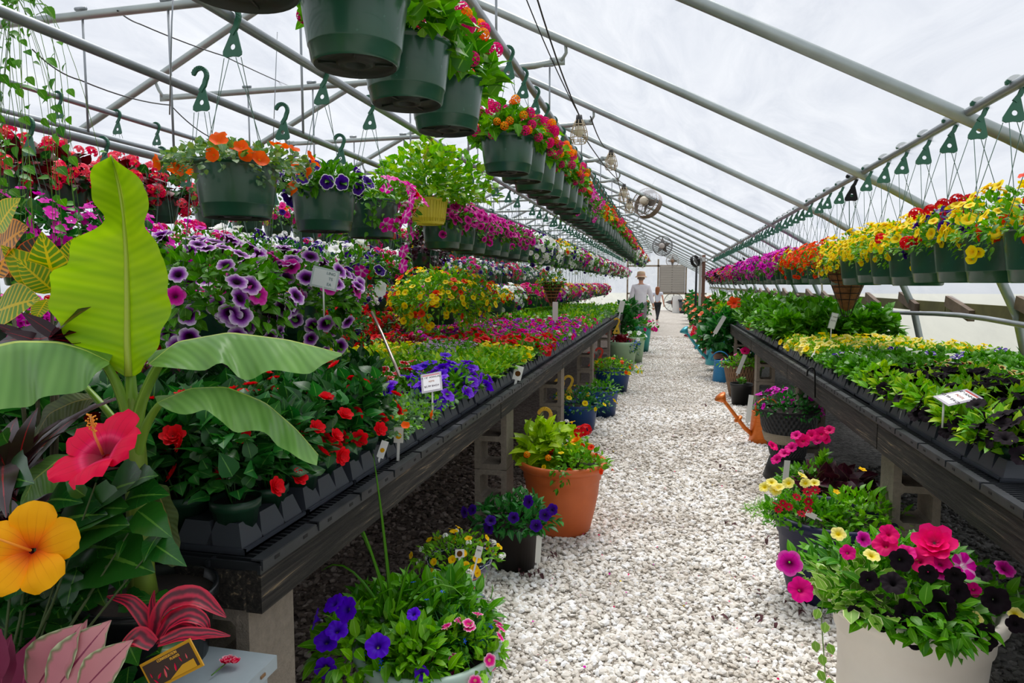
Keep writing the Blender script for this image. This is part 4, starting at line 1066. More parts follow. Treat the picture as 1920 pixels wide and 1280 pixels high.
TAGW=plain('white_tag','#e6e4dd',.5); 
def text(body,size,parent,loc,rot,col='#3a3a3a',name='lettering',align='CENTER',ext=.0004):
    c=bpy.data.curves.new(name,'FONT'); c.body=body; c.size=size; c.align_x=align; c.align_y='CENTER'; c.extrude=ext; c.space_line=1.05
    c.materials.append(plain('ink_'+col.strip('#'),col,.6))
    if not body.strip(): return None
    q=bpy.data.objects.new('tmp',c); me=bpy.data.meshes.new_from_object(q); bpy.data.objects.remove(q)
    return put(name,me,parent,loc,rot=rot)
def plant_tag(p,w,h,label,rot=(0,0,0),stake=.12,mat=None,writing=None,pic=None,name='plant_tag',col='#444444'):
    r=thing(name,p,label,'plant tag'); r.rotation_euler=rot
    g=Geo(); g.add(box(w,.002,h,(0,0,h/2))); g.add(box(w*.28,.002,stake,(0,.001,-stake/2)))
    g.build('card',mat or TAGW,r,False)
    if pic: Geo().add(disc(w*.32,0,14),rotm(PI/2,0,0),(0,-.002,h*.45)).build('picture',P_[pic],r)
    if writing: text(writing,w*.36,r,(0,-.002,h*.62),(PI/2,0,0),col)
    return r
plant_tag(at(895,1045,Y=2.8),.028,.05,'small white plant tag with printed letters in the painted pot',(-.2,.25,.2),writing='PEM')
plant_tag(at(862,1045,Y=2.76),.04,.035,'small picture tag leaning on the rim of the painted pot',(-.5,-.1,.1),pic='cal_yel')

# black nursery pot with purple petunias
r=floor_pot('nursery_pot',-.76,3.45,.13,.25,DARKB,'black nursery pot of deep purple petunias beside the terracotta pot',style='plain',foot=.8)
s=sub_foliage(r,'foliage',LEAF,'deep',420,.05,.23,.17,(0,0,.24),.04,12)
for px,py in [(963,970),(915,990),(1005,985),(1022,965),(1035,955),(920,975),(885,955),(990,940),(870,960)]:
    place_flower(r,PET,'pet_deep',at(px,py,Y=3.25),(random.uniform(-.4,.4),-.9,.4),.034)
plant_tag(at(1008,1055,Y=3.3),.028,.14,'long blank white tag standing by the purple petunias',(-.05,.05,0),stake=.03)

# terracotta
r=floor_pot('terracotta_pot',-.60,4.05,.262,.44,TERRA,'big round terracotta pot with lime coleus, lantana and red flowers',foot=.62)
sub_foliage(r,'lime_foliage',LEAF_SERR,'lime',150,.1,.2,.27,(-.1,.02,.42),0,8)
s=sub_foliage(r,'foliage',LEAF,'fresh',340,.036,.2,.13,(.1,-.06,.42),.02,10)
sub_foliage(r,'trailing_foliage',LEAF,'mid',60,.03,.06,.04,(.03,-.25,.42),.14,4)
sub_flowers(r,s,(.1,-.06,.42),[(PET_M,'cal_ored',9,.018),(PET_M,'cal_yel',5,.018)])
for px,py,m,t_,sz in [(1088,810,'ver_red',CLUST,.05),(1098,806,'ver_red',CLUST,.04),(1080,826,'marig',DBL,.035),(988,852,'lant_org',BALL,.022),(1028,858,'lant_org',BALL,.022),(1052,848,'cal_yel',PET_M,.02),(1108,838,'cal_ored',PET_M,.02)]:
    place_flower(r,t_,m,at(px,py,Y=3.82),(0,-.6,.8),sz)

# pots further along on the left
def hookp(r,m,x,y,z,sc=1.0,lean=0):
    o=put('hanger_hook',m,r,(x,y,z),sc=sc,rot=(0,lean,.3)); return o
r=floor_pot('floor_basket',-.80,5.35,.17,.2,BLACKP,'basket of orange and white flowers with a yellow hook on the gravel',style='plain')
s=sub_foliage(r,'foliage',LEAF,'fresh',420,.04,.26,.2,(0,0,.18),.02,8); sub_flowers(r,s,(0,0,.18),[(PET_M,'bidens',13,.03),(CLUST,'ver_white',10,.025)])
hookp(r,HOOKY,-.13,-.05,.46,1.35)
r=floor_pot('blue_pot',-.86,6.9,.2,.28,BLUEP,'blue pot of yellow and blue flowers with two yellow hooks',style='plain',foot=.8)
s=sub_foliage(r,'foliage',LEAF,'deep',520,.04,.34,.2,(0,0,.25),.06,8); sub_flowers(r,s,(0,0,.25),[(PET_M,'cal_yel',14,.028),(FIVE_LO,'lob_blue',26,.013)])
hookp(r,HOOKY,-.2,0,.48,1.2); hookp(r,HOOKY,-.12,.1,.5,1.2)
r=floor_pot('blue_pot',-.70,7.75,.19,.3,BLUEP,'blue pot half hidden behind the pot with yellow hooks',style='plain',foot=.8)
sub_foliage(r,'foliage',LEAF,'mid',200,.05,.25,.16,(0,0,.27),.05,4)
r=floor_pot('blue_pot',-.72,9.6,.25,.3,BLUEP,'blue pot of yellow and orange flowers with two red hooks',style='plain',foot=.8)
s=sub_foliage(r,'foliage',LEAF,'fresh',480,.05,.36,.22,(0,0,.27),.05,8); sub_flowers(r,s,(0,0,.27),[(PET_M,'cal_yel',20,.03),(PET_M,'cal_org',8,.03)])
hookp(r,HOOKR,-.3,-.1,.5,1.3); hookp(r,HOOKR,-.2,.1,.54,1.3)
r=floor_pot('pale_green_pot',-.72,12.0,.24,.5,PGREEN,'pale green bucket pot with bronze leaves and a yellow hook',style='plain',foot=.75)
sub_foliage(r,'foliage',LEAF_WIDE,'red',160,.06,.24,.18,(0,0,.45),.02,4); s=sub_foliage(r,'blue_trailer',LEAF,'deep',160,.04,.14,.1,(.17,-.1,.45),.22,4); sub_flowers(r,s,(.17,-.1,.45),[(FIVE_LO,'lob_blue',40,.016)])
hookp(r,HOOKY,-.12,0,.85,1.3); hookp(r,HOOKBR,-.26,0,.85,1.4)
r=floor_pot('pale_green_pot',-.60,13.2,.22,.5,PGREEN,'pale green bucket pot topped with white flowers',style='plain',foot=.75)
s=sub_foliage(r,'foliage',LEAF,'mid',200,.06,.25,.16,(0,0,.45),.04,4); sub_flowers(r,s,(0,0,.45),[(PET_LO,'pet_white',14,.045)])
r=floor_pot('teal_pot',-.56,15.4,.25,.55,TEALB,'teal pot of magenta flowers far along the left side',style='plain',foot=.75)
s=sub_foliage(r,'foliage',LEAF,'mid',260,.07,.4,.3,(0,0,.5),.05,4); sub_flowers(r,s,(0,0,.5),[(PET_LO,'pet_mag',26,.05)])
S('f_tall',leaf=LEAF_WIDE,lmat='deep',n=260,size=.12,R=.34,h=.62,flowers=[],stems=12,inner=.3,tall=.12)
S('f_red',leaf=LEAF,lmat='mid',n=260,size=.07,R=.34,h=.28,droop=.1,flowers=[(CLUST,'ver_red',20,.055),(CLUST,'ver_pink',12,.05)],stems=6)
S('f_pinkhib',leaf=LEAF_WIDE,lmat='deep',n=330,size=.1,R=.38,h=.5,flowers=[(CUP,'salmon',16,.06)],stems=12,inner=.35,tall=.15)
S('f_mixed',leaf=LEAF,lmat='fresh',n=300,size=.06,R=.32,h=.25,droop=.1,flowers=[(PET_LO,'pet_hot',12,.045),(CLUST,'ver_white',10,.045),(PET_LO,'cal_ored',8,.04)],stems=6)
FN={'f_tall':'tall dark green leafy plant','f_red':'red and pink flowers','f_pinkhib':'bushy hibiscus with salmon flowers','f_mixed':'mixed pink, white and orange flowers'}
seq=[(-.85,14.6,'f_tall',1.1),(-.85,17.2,'f_tall',1.1),(-.92,20.9,'f_red',1.1),(-.95,22.0,'f_tall',1.2),(-.95,23.4,'f_tall',1.2),(-1.0,25.2,'f_pinkhib',1.1),(-1.2,27.5,'f_mixed',1.2),(-1.1,30,'f_tall',1.1),(-1.2,33,'f_pinkhib',1.1)]
for i,(x,y,k_,sc_) in enumerate(seq):
    floor_pot('nursery_pot',x,y,.2,.32,BLACKP,'black pot of %s, %s along the far left side'%(FN[k_],ORD[i]),k_,'plain',sc_,group='pots far along the left side',var=i%2)
seq=[(.95,14.2,'f_mixed',1.0),(1.15,15.6,'f_pinkhib',1.25),(.88,16.6,'f_red',.9),(1.1,17.8,'f_pinkhib',1.25),(.95,19.2,'f_mixed',1.1),(1.15,20.6,'f_pinkhib',1.3),(1.0,22.4,'f_tall',1.0),(1.1,24.2,'f_pinkhib',1.25),(1.0,26.5,'f_pinkhib',1.2),(1.1,29,'f_pinkhib',1.2),(1.15,32,'f_tall',1.2)]
for i,(x,y,k_,sc_) in enumerate(seq):
    floor_pot('nursery_pot',x,y,.2,.32,BLACKP,'black pot of %s, %s along the far right side'%(FN[k_],ORD[i]),k_,'plain',sc_,group='pots far along the right side',var=i%2)

# right side
r=floor_pot('planter_pot',.80,2.38,.255,.49,BONE,'large off-white pot overflowing with black and hot pink petunias')
s=sub_foliage(r,'foliage',LEAF,'mid',900,.056,.33,.17,(-.03,.03,.48),.03,24)
sub_foliage(r,'variegated_trailer',LEAF_ROUND,'varieg',150,.045,.16,.12,(-.2,-.1,.5),.04,6)
for px,py,m,sz in [(1660,1020,'pet_hot',.045),(1727,1050,'pet_hot',.047),(1668,1000,'pet_hot',.035),(1700,1035,'pet_mag',.03),(1765,1055,'pet_mag',.035),(1480,1055,'pet_pink',.04),(1502,1105,'pet_mag',.04),(1620,1010,'pet_pink',.03),(1810,1060,'pet_starp',.045),(1885,1065,'pet_pink',.03),(1765,1070,'pet_pink',.03),(1825,1105,'pet_mag',.022),(1590,1035,'pet_mag',.025)]:
    place_flower(r,PET,m,at(px,py,Y=2.25),(random.uniform(-.5,.3),-.75,.6),sz)
place_flower(r,DBL,'pet_hot',at(1752,1018,Y=2.3),(0,-.6,.9),.062)
for px,py,sz in [(1675,1092,.036),(1762,1135,.045),(1700,1150,.042),(1630,1088,.034),(1850,1195,.042),(1735,1165,.038),(1868,1125,.038),(1712,1195,.034),(1605,1150,.03),(1690,1050,.034),(1740,1075,.03),(1845,1075,.028),(1800,1110,.03),(1790,1195,.03),(1905,1170,.03),(1660,1165,.036),(1790,1080,.032)]:
    place_flower(r,PET,'pet_black',at(px,py,Y=2.14),(random.uniform(-.4,.4),-.85,.3),sz)
for px,py in [(1572,1000),(1635,1040),(1828,1158),(1905,1150)]: place_flower(r,PET,'pale_yel',at(px,py,Y=2.2),(0,-.6,.7),.024)
sub_foliage(r,'front_trailer',LEAF,'mid',150,.05,.1,.06,(-.02,-.22,.48),.07,8)
# trailing strand
g=Geo(); f=Geo(); o0=Vector(r.location)
pts=[at(px,py,Y=2.1)-o0 for px,py in [(1545,1110),(1540,1150),(1542,1190),(1545,1230),(1548,1275)]]
g.add(tube(pts,.0015,4)); 
for px,py in [(1535,1140),(1548,1165),(1528,1200),(1553,1205),(1540,1225),(1535,1255),(1555,1270)]:
    q=at(px,py,Y=2.1)-o0; f.add(LEAF_ROUND,frames(np.array([[random.uniform(-.5,.5),-.3,-.6]]),np.array([[0,-1,.5]]))*.034,tuple(q))
g.build('stem',STEM,r); f.build('strand_leaves',[L_['varieg']],r)

r=floor_pot('planter_pot',.79,3.45,.27,.41,NAVY,'large navy blue pot of pale yellow and dark red flowers',foot=.66)
s=sub_foliage(r,'foliage',LEAF,'mid',420,.04,.22,.13,(-.13,-.05,.38),.03,12)
s2=sub_foliage(r,'leafy_mound',LEAF,'fresh',340,.045,.2,.17,(.12,-.02,.38),0,12)
sub_foliage(r,'feathery_foliage',BLADE,'fresh',260,.07,.12,.05,(-.28,-.02,.4),.02,0)
for px,py in [(1433,912),(1505,890),(1478,905),(1460,912),(1454,918),(1510,905),(1527,904),(1447,903)]: place_flower(r,PET,'pale_yel',at(px,py,Y=3.28),(random.uniform(-.3,.1),-.6,.8),.028)
for px,py in [(1494,932),(1479,950),(1514,922),(1529,918),(1468,943),(1455,945),(1516,940),(1503,963),(1516,955),(1460,955)]: place_flower(r,DAISY,'zin_red',at(px,py,Y=3.22),(random.uniform(-.3,.3),-.7,.7),.022)
for px,py in [(1568,922),(1617,880)]: place_flower(r,FIVE,'bidens',at(px,py,Y=3.3),(0,-.6,.8),.02)
plant_tag(at(1530,970,Y=3.22),.025,.05,'cream tag lying on the rim of the navy pot',(0,-1.1,.2),stake=.03)

WGREY=plain('grey_wicker','#5a4d44',.8,col2='#3c332d',scale=30,bump=.8)
r=floor_pot('wicker_planter',.93,4.45,.22,.24,WGREY,'weathered planter of hot pink petunias and dark coleus',style='bowl',foot=.6)
s=sub_foliage(r,'foliage',LEAF,'mid',360,.04,.22,.15,(-.07,.0,.24),.03,8)
sub_foliage(r,'coleus_foliage',LEAF_WIDE,'coleus',130,.1,.24,.14,(.09,-.08,.26),0,4)
sub_foliage(r,'leafy_stem',LEAF,'fresh',70,.06,.07,.2,(.05,.08,.28),0,4)
for px,py,m,sz in [(1455,860,'pet_mag',.044),(1450,835,'pet_hot',.04),(1483,838,'pet_mag',.042),(1505,825,'pet_hot',.044),(1492,815,'pet_mag',.038),(1520,815,'pet_hot',.038),(1540,812,'pet_hot',.04),(1548,822,'pet_hot',.036),(1555,805,'pet_hot',.034),(1470,848,'pet_mag',.036),(1532,825,'pet_mag',.03)]:
    place_flower(r,PET,m,at(px,py,Y=4.25),(random.uniform(-.6,.3),-.6,.6),sz)
plant_tag(at(1472,905,Y=4.1),.035,.13,'tall white and blue tag at the left of the dark coleus',(-.05,.1,.3),stake=.03,writing='',)

# black wicker basket with rope band
t=NT('wicker_weave'); u,v=t.uv()
wv=t.math('MULTIPLY',t.math('SINE',t.math('MULTIPLY',u,180.0)),t.math('SINE',t.math('MULTIPLY',v,70.0)))
def wick(name,a,b):
    t=NT(name); u,v=t.uv(); wv=t.math('MULTIPLY',t.math('SINE',t.math('MULTIPLY',u,230.0)),t.math('SINE',t.math('MULTIPLY',v,90.0)))
    f=t.math('MULTIPLY_ADD',wv,.5,.5)
    return t.done(t.n('ShaderNodeBsdfPrincipled',{'Base Color':t.mix(f,lin(a),lin(b)),'Roughness':.6,'Normal':t.bump(f,.9,.02)}).outputs[0])
WBLK=wick('black_wicker','#0e0e10','#2e3034'); WBRN=wick('brown_wicker','#5a3d28','#a27c58'); ROPE=wick('rope_band','#b5a68c','#d8cab0')
up=thing('upturned_pot',(.93,5.5,0),'black pot turned upside down under the black wicker basket','pot'); Geo().add(lathe([(.17,0),(.175,.02),(.13,.17),(.001,.172)],28)).build('shell',BLACKP,up)
r=thing('wicker_basket',(.93,5.5,.175),'black wicker basket with a rope band and magenta petunias','planter')
g=Geo(); g.add(lathe([(.001,.0),(.12,0),(.13,.02),(.15,.1),(.2,.24),(.215,.36),(.225,.375),(.21,.37)],40)); g.build('basket',WBLK,r)
g=Geo(); g.add(lathe([(.158,.12),(.172,.13),(.182,.165),(.19,.19),(.185,.2)],40)); g.build('rope_band',ROPE,r)
Geo().add(disc(.205,.35,20)).build('soil',SOIL,r)
s=sub_foliage(r,'foliage',LEAF,'deep',440,.036,.27,.2,(0,0,.34),.06,8,)
sub_flowers(r,s,(0,0,.34),[(PET,'cal_mag',34,.026)])
plant_tag(at(1402,790,Y=5.3),.035,.2,'tall curved white tag standing before the black wicker basket',(-.15,.12,0),stake=.03)

# orange watering can
def watering_can(p,sc,c,label,rz):
    m=plain('can_'+c.strip('#'),c,.35,.3,col2=None)
    r=thing('watering_can',p,label,'watering can'); r.rotation_euler=(0,0,rz); r.scale=(sc,)*3
    prof=[(.001,0),(.085,0),(.09,.005),(.075,.2),(.08,.205),(.07,.21)]+[]
    g=Geo(); g.add(lathe(prof,28)); 
    for k in range(7): zz=.02+k*.026; rr=.0895-zz*.07; g.add(tube([(rr*math.cos(a),rr*math.sin(a),zz+.01*math.cos(a)) for a in np.linspace(0,2*PI,25)],.002,4,False))
    g.build('body',m,r)
    g=Geo(); g.add(tube([(-.07,0,.05),(-.13,0,.1),(-.25,0,.25),(-.27,0,.275)],[.016,.014,.011,.011],10)); g.build('spout',m,r)
    g=Geo(); q=Vector((-.27,0,.275)); g.add(xf(lathe([(.011,0),(.04,.045),(.042,.05),(.001,.056)],18),rotm(0,-.75,0),tuple(q))); 
    g.add(xf(lathe([(.016,0),(.03,.004),(.03,.012),(.014,.016)],14),rotm(0,-.75,0),(-.17,0,.155))); g.build('sprinkler_head',m,r)
    g=Geo(); g.add(tube([(.075,0,.2)]+[(.02+.09*math.cos(a),0,.19+.1*math.sin(a)) for a in np.linspace(.1,2.6,9)]+[(-.06,0,.2)],.006,8)); g.build('handle',m,r)
    return r
watering_can((.92,6.75,0),1.45,'#d8701c','orange ribbed metal watering can with a long spout',.35)
r=floor_pot('nursery_pot',.93,8.85,.135,.27,BLACKP,'small black pot with a little green plant behind the orange can',style='plain',foot=.8); sub_foliage(r,'foliage',LEAF,'mid',30,.05,.05,.1,(0,0,.25),0,4)
r=thing('wicker_basket',(1.0,9.5,0),'brown wicker basket of green plants with one pink bloom','planter')
g=Geo(); g.add(lathe([(.001,.0),(.15,0),(.16,.02),(.24,.42),(.25,.43),(.23,.42)],36)); g.build('basket',WBRN,r); Geo().add(disc(.23,.4,20)).build('soil',SOIL,r)
s=sub_foliage(r,'foliage',LEAF,'fresh',300,.05,.3,.16,(0,0,.4),.04,6); sub_flowers(r,s,(0,0,.4),[(PET_LO,'pinkwhite',10,.028)]); place_flower(r,PET,'pet_hot',at(1397,657,Y=9.4),(0,-.8,.5),.06)
plant_tag(at(1383,700,Y=9.2),.05,.26,'white slanting tag on the brown wicker basket',(-.1,.35,0),stake=.03)
watering_can((.86,10.9,.0),1.6,'#2f86bd','blue watering can with a long spout pointing into the aisle',2.8)
watering_can((.86,12.3,.1),2.0,'#45a9b8','turquoise watering can beside the brown pot',.4)
watering_can((.80,13.3,.1),1.5,'#b04a58','dull red watering can furthest along the aisle',.4)
# brown pot with tall hibiscus
BRG=plain('brown_glaze','#7a4a2c',.45,col2='#5c3520',scale=5)
r=floor_pot('glazed_pot',1.0,11.4,.27,.42,BRG,'brown glazed pot of a tall hibiscus with one orange-red bloom',style='bell',foot=.65)
sub_foliage(r,'foliage',LEAF_WIDE,'deep',520,.13,.46,.62,(-.02,0,.42),.15,20,tall=.12,inner=.35)
p=at(1377,567,Y=11.1)
HB=trumpet_t(segs=30,rings=[(.06,-.3),(.3,-.12),(.65,0),(1,.03)],ruffle=.14,notch=.3)
place_flower(r,HB,'hib_org',p,(-.1,-.8,.5),.13)
plant_tag(at(1340,625,Y=10.8),.06,.3,'curved white tag hanging in the tall hibiscus',(-.1,.5,0),stake=.05,writing='')
r=floor_pot('glazed_pot',1.2,10.4,.2,.45,plain('green_stake_pot','#4a5a3a',.6),'olive pot tucked behind the tall hibiscus',style='plain'); sub_foliage(r,'foliage',LEAF,'deep',120,.07,.2,.2,(0,0,.43),0,4)
# red flowers at the end of right bench
# ------------------------------------------------------------------ foreground at the near end of the left bench
def W(L,Y): return np.array([tuple(at(a,b,Y=(Y if not hasattr(Y,'__len__') else Y[i]))) for i,(a,b) in enumerate(L)])
def blade3(rib,front,back,n=26,m=5,bulge=.0,ripple=0,rf=7):
    """a broad leaf lofted from its front edge over the midrib to its back edge"""
    A=smooth_line(front,n,1);B=smooth_line(rib,n,1);C_=smooth_line(back,n,1); V=[];UV=[];F=[]
    k=2*m+1
    for i in range(n):
        t=i/(n-1)
        for j in range(k):
            s=(j-m)/m
            P=B[i]*(1-abs(s))+(A[i] if s<0 else C_[i])*abs(s)
            up=bulge*math.sin(PI*abs(s))*math.sin(PI*t)
            V.append((P[0],P[1]-ripple*abs(s)*math.sin(t*rf*PI),P[2]+up+ripple*.35*abs(s)*math.sin(t*rf*PI+1))); UV.append((.5+.5*s,t))
    for i in range(n-1):
        for j in range(k-1): F.append((i*k+j,i*k+j+1,(i+1)*k+j+1,(i+1)*k+j))
    return T(V,F,UV)
def banana_mat(name,c1,c2,rib,trans,rough,vd=60):
    t=NT(name); u,v=t.uv()
    au=t.math('ABSOLUTE',t.math('SUBTRACT',u,.5))
    nz=t.noise(3.5,3); base=t.mix(t.math('MULTIPLY_ADD',nz.outputs[0],1.8,-.4,clamp=True),lin(c1),lin(c2))
    ph=t.math('MULTIPLY_ADD',v,float(vd),t.math('MULTIPLY',au,-9.0)); w=t.math('MULTIPLY_ADD',t.math('SINE',ph),.5,.5)
    w2=t.math('MULTIPLY_ADD',t.math('SINE',t.math('MULTIPLY',ph,2.7)),.5,.5)
    ww=t.math('MULTIPLY',t.math('ADD',w,w2),.5)
    base=t.mix(t.math('MULTIPLY',ww,.75),base,t.mix(.5,base,lin(c1),'MULTIPLY'))
    base=t.mix(t.math('LESS_THAN',au,.018),base,lin(rib))
    b=t.n('ShaderNodeBsdfPrincipled',{'Base Color':base,'Roughness':rough,'Specular IOR Level':.35,'Normal':t.bump(ww,.25,.004)})
    tr=t.n('ShaderNodeBsdfTranslucent',{'Color':base})
    return t.done(t.n('ShaderNodeMixShader',{0:trans,1:b.outputs[0],2:tr.outputs[0]}).outputs[0])
BAN_Y=banana_mat('banana_leaf_new','#8fbe08','#b4d816','#c3d345',.5,.45)
BAN_G=banana_mat('banana_leaf_mature','#5b9440','#8fbd64','#c3d66a',.3,.33,45)
BAN_O=banana_mat('banana_leaf_old','#4a6b35','#6b6236','#9a8a50',.25,.5,40)
ban=thing('banana_plant',(-1.06,1.2,.60),'young banana plant with one upright yellow-green leaf, in a black pot','plant')
O0=np.array(ban.location)
def bput(g,name,mat): return g.build(name,mat,ban)
g=Geo(); g.add(lathe([(.001,.01),(.09,.01),(.093,0),(.128,.23),(.135,.235),(.135,.255),(.127,.255),(.124,.2)],40)); bput(g,'pot',plain('black_glossy_pot','#16181b',.3,col2='#0e0f11',scale=5))
g=Geo(); g.add(disc(.124,.232,30,.01)); bput(g,'soil',SOIL)
# trunk
tr_px=[(268,1128),(266,1080),(262,1000),(258,930),(254,860),(250,800),(246,745)]
P=W(tr_px,1.2)-O0
g=Geo(); g.add(tube([tuple(p) for p in P],[.033,.026,.024,.023,.022,.02,.012],16)); bput(g,'trunk',banana_mat('banana_trunk','#5c7a26','#8fa53f','#7d8f3a',.05,.45,8))
def stalk(px,Y,r,name='leaf_stalk'):
    g=Geo(); P=W(px,Y)-O0; g.add(tube([tuple(p) for p in smooth_line(P,10,1)],list(np.linspace(r,r*.6,10)),10)); bput(g,name,banana_mat('banana_stalk','#6f9a2c','#93b844','#93b844',.1,.4,4) if 'bs' not in MC else MC['bs'])
MC['bs']=banana_mat('banana_stalk','#6f9a2c','#93b844','#93b844',.1,.4,4)
stalk([(248,800),(246,740),(244,690)],[1.2,1.2,1.21],.016)
stalk([(252,830),(262,760),(285,705),(305,672)],[1.2,1.2,1.19,1.18],.014)
stalk([(246,820),(235,760),(215,710),(195,680)],[1.2,1.19,1.18,1.17],.014)
stalk([(256,860),(272,800),(292,765),(305,752)],[1.2,1.18,1.16,1.15],.011)
stalk([(250,850),(225,800),(180,745),(160,725)],[1.2,1.22,1.24,1.25],.010)
# upright leaf
ribx=[(243,705),(243,680),(241,640),(241,600),(241,560),(240,520),(239,480),(236,440),(232,400),(227,360),(219,325),(209,291)]
lefx=[(238,705),(206,682),(160,652),(131,620),(118,580),(117,540),(127,508),(153,500),(152,472),(166,449),(196,436),(213,418),(211,402),(194,380),(178,355),(176,335),(184,310),(207,291)]
rigx=[(250,705),(268,695),(300,655),(330,602),(342,565),(334,520),(336,490),(316,462),(296,430),(291,390),(292,366),(280,345),(258,328),(235,313),(211,292)]
def tri(pxl,Ys): return W(pxl,Ys)-O0
rb=tri(ribx,list(np.linspace(1.2,1.24,len(ribx))));
lf=tri(lefx,list(np.linspace(1.2,1.19,len(lefx)))); rg=tri(rigx,list(np.linspace(1.2,1.19,len(rigx))))
# resample all three by height so the ribs of the leaf stay level
def byz(P,n): 
    z=np.linspace(P[0,2],P[-1,2],n); o=np.argsort(P[:,2]); Q=P[o]
    return np.stack([np.interp(z,Q[:,2],Q[:,k]) for k in (0,1)]+[z],1)
n=46; R_=byz(rb,n);L1=byz(lf,n);R1=byz(rg,n)
V=[];UV=[];F=[];m=6;k=2*m+1
for i in range(n):
    t=i/(n-1)
    for j in range(k):
        s=(j-m)/m; Q=(L1[i] if s<0 else R1[i]); P_i=R_[i]*(1-abs(s))+Q*abs(s)
        V.append((P_i[0],P_i[1]-.035*abs(s)**1.6*math.sin(PI*t)+.006*math.sin(i*.9+s*2)*abs(s),P_i[2]+.012*abs(s)*0)); UV.append((.5+.5*s,t))
for i in range(n-1):
    for j in range(k-1): F.append((i*k+j,i*k+j+1,(i+1)*k+j+1,(i+1)*k+j))
g=Geo(); g.add(T(V,F,UV)); lo=bput(g,'upright_leaf',BAN_Y)
g=Geo(); g.add(tube([tuple(p+np.array([0,-.003,0])) for p in R_[::3]],list(np.linspace(.008,.002,len(R_[::3]))),8)); bput(g,'midrib',plain('banana_midrib','#a9bb3c',.4))
def arch(name,rib,front,back,Yr,Yf,Yb,mat,**kw):
    g=Geo(); g.add(blade3(W(rib,Yr)-O0,W(front,Yf)-O0,W(back,Yb)-O0,**kw)); bput(g,name,mat)
arch('right_arching_leaf',[(280,682),(330,640),(430,622),(540,636),(641,662)],[(290,690),(340,688),(383,697),(428,676),(445,711),(470,714),(520,690),(580,704),(641,664)],[(270,665),(320,650),(430,634),(540,645),(640,661)],1.16,1.08,1.26,BAN_G,n=34,bulge=.004,ripple=.008)
arch('lower_right_leaf',[(295,755),(355,727),(425,724),(500,755),(560,808),(597,852)],[(300,762),(345,776),(381,768),(420,786),(436,812),(505,807),(516,838),(560,858),(594,870)],[(290,745),(345,735),(425,735),(505,765),(560,815),(597,853)],1.12,1.05,1.2,BAN_G,n=34,bulge=.004,ripple=.008)
arch('left_arching_leaf',[(205,678),(160,655),(110,640),(30,638),(-60,660),(-140,700)],[(205,686),(165,722),(125,742),(78,745),(40,765),(-40,775),(-120,790)],[(215,660),(160,650),(100,645),(20,648),(-60,665),(-140,705)],1.14,1.06,1.24,BAN_G,n=34,bulge=.004,ripple=.01)
arch('low_left_leaf',[(158,852),(110,860),(62,900),(40,948)],[(150,858),(128,922),(85,925),(42,950)],[(150,850),(95,852),(55,880),(38,948)],1.1,1.08,1.12,BAN_G,n=20,ripple=.003)
arch('old_hanging_leaf',[(268,905),(300,930),(318,980),(333,1060)],[(262,915),(270,980),(290,1040),(322,1062)],[(275,900),(315,910),(335,970),(337,1058)],1.24,1.23,1.25,BAN_O,n=20,ripple=.004)
arch('small_back_leaf',[(180,745),(140,752),(90,775),(60,830)],[(178,752),(150,775),(105,810),(62,835)],[(182,738),(130,735),(85,760),(58,828)],1.26,1.25,1.28,BAN_O,n=16,ripple=.003)

# low display table that carries the near pots
tb=thing('display_table',(-1.62,.82,0),'low black-stained table carrying the potted plants at the near left','table')
TBM=plain('black_stained_wood','#171412',.8,col2='#0e0c0b',scale=4)
Geo().add(box(1.36,.86,.03,(0,0,.582))).build('table_top',TBM,tb,False)
for x in (-.62,.62):
    for y in (-.38,.38): Geo().add(box(.05,.05,.565,(x,y,.2825))).build('leg',TBM,tb,False)

# hibiscus with pink and yellow flowers
def pxleaf(g,o,base,tip,Yb,Yt,w,tmpl,mat=0,nrm=(0,-.7,.7)):
    a=np.array(at(base[0],base[1],Y=Yb));b=np.array(at(tip[0],tip[1],Y=Yt)); d=b-a; L=np.linalg.norm(d)
    A=frames(d[None],np.array([nrm],float))[0]*L
    A[:,0]*=w; g.add(tmpl,A,a-o,mat)
hib=thing('hibiscus',(-1.12,.86,.60),'hibiscus with one big pink-red bloom and one yellow-orange bloom','plant')
o=np.array(hib.location)
g=Geo(); g.add(lathe(pot_profile(.11,.18,.02,.75,'plain'),28)); g.build('pot',BLACKP,hib)
L_['hibl']=leafy('hibiscus_leaf','#1f4a22','#35632c',vein='#5f8a45',rough=.25,lat='#2f5a2a',latw=.12,latf=7,spec=.5,trans=.25)
HL=leaf_t(w=.68,segs=8,pw=.62,serr=.05,droop=.22,fold=.1)
g=Geo(); g2=Geo()
kl=[((145,1068),(110,1150),1.0),((171,1069),(187,1130),1.0),((107,1137),(113,1198),1.05),((178,1036),(247,1047),1.0),((288,1019),(339,1053),.8),((258,956),(313,1000),1.0),((128,1005),(195,962),1.1),((152,1028),(190,1012),.9),((202,996),(238,990),.8),((44,1120),(0,1158),1.1),((235,938),(286,910),.8),((90,938),(126,925),.8),((30,1086),(75,1070),1.0),((150,960),(215,938),1.1),((80,1000),(30,960),.9),((105,985),(150,940),.9),((235,1010),(215,1045),.8),((10,930),(-30,980),1.0),((60,1075),(20,1130),1.0),((200,930),(240,880),.9),((160,930),(120,900),.9),((300,1000),(262,1040),.7),((225,1060),(215,1100),.6),((95,1060),(60,1110),.9),((110,960),(60,940),.8),((250,905),(275,880),.8),((15,830),(-10,800),.8),((0,900),(20,880),.8)]
for i,(b_,t_,w_) in enumerate(kl): pxleaf(g,o,b_,t_,1.0+.02*(i%4),.95+.02*(i%3),w_,HL)
n=100; P,D=shell(n,.2,.28,0,.3); P=P*np.array([1,.5,1])+np.array([0,.2,.16]); D[:,1]-=.3
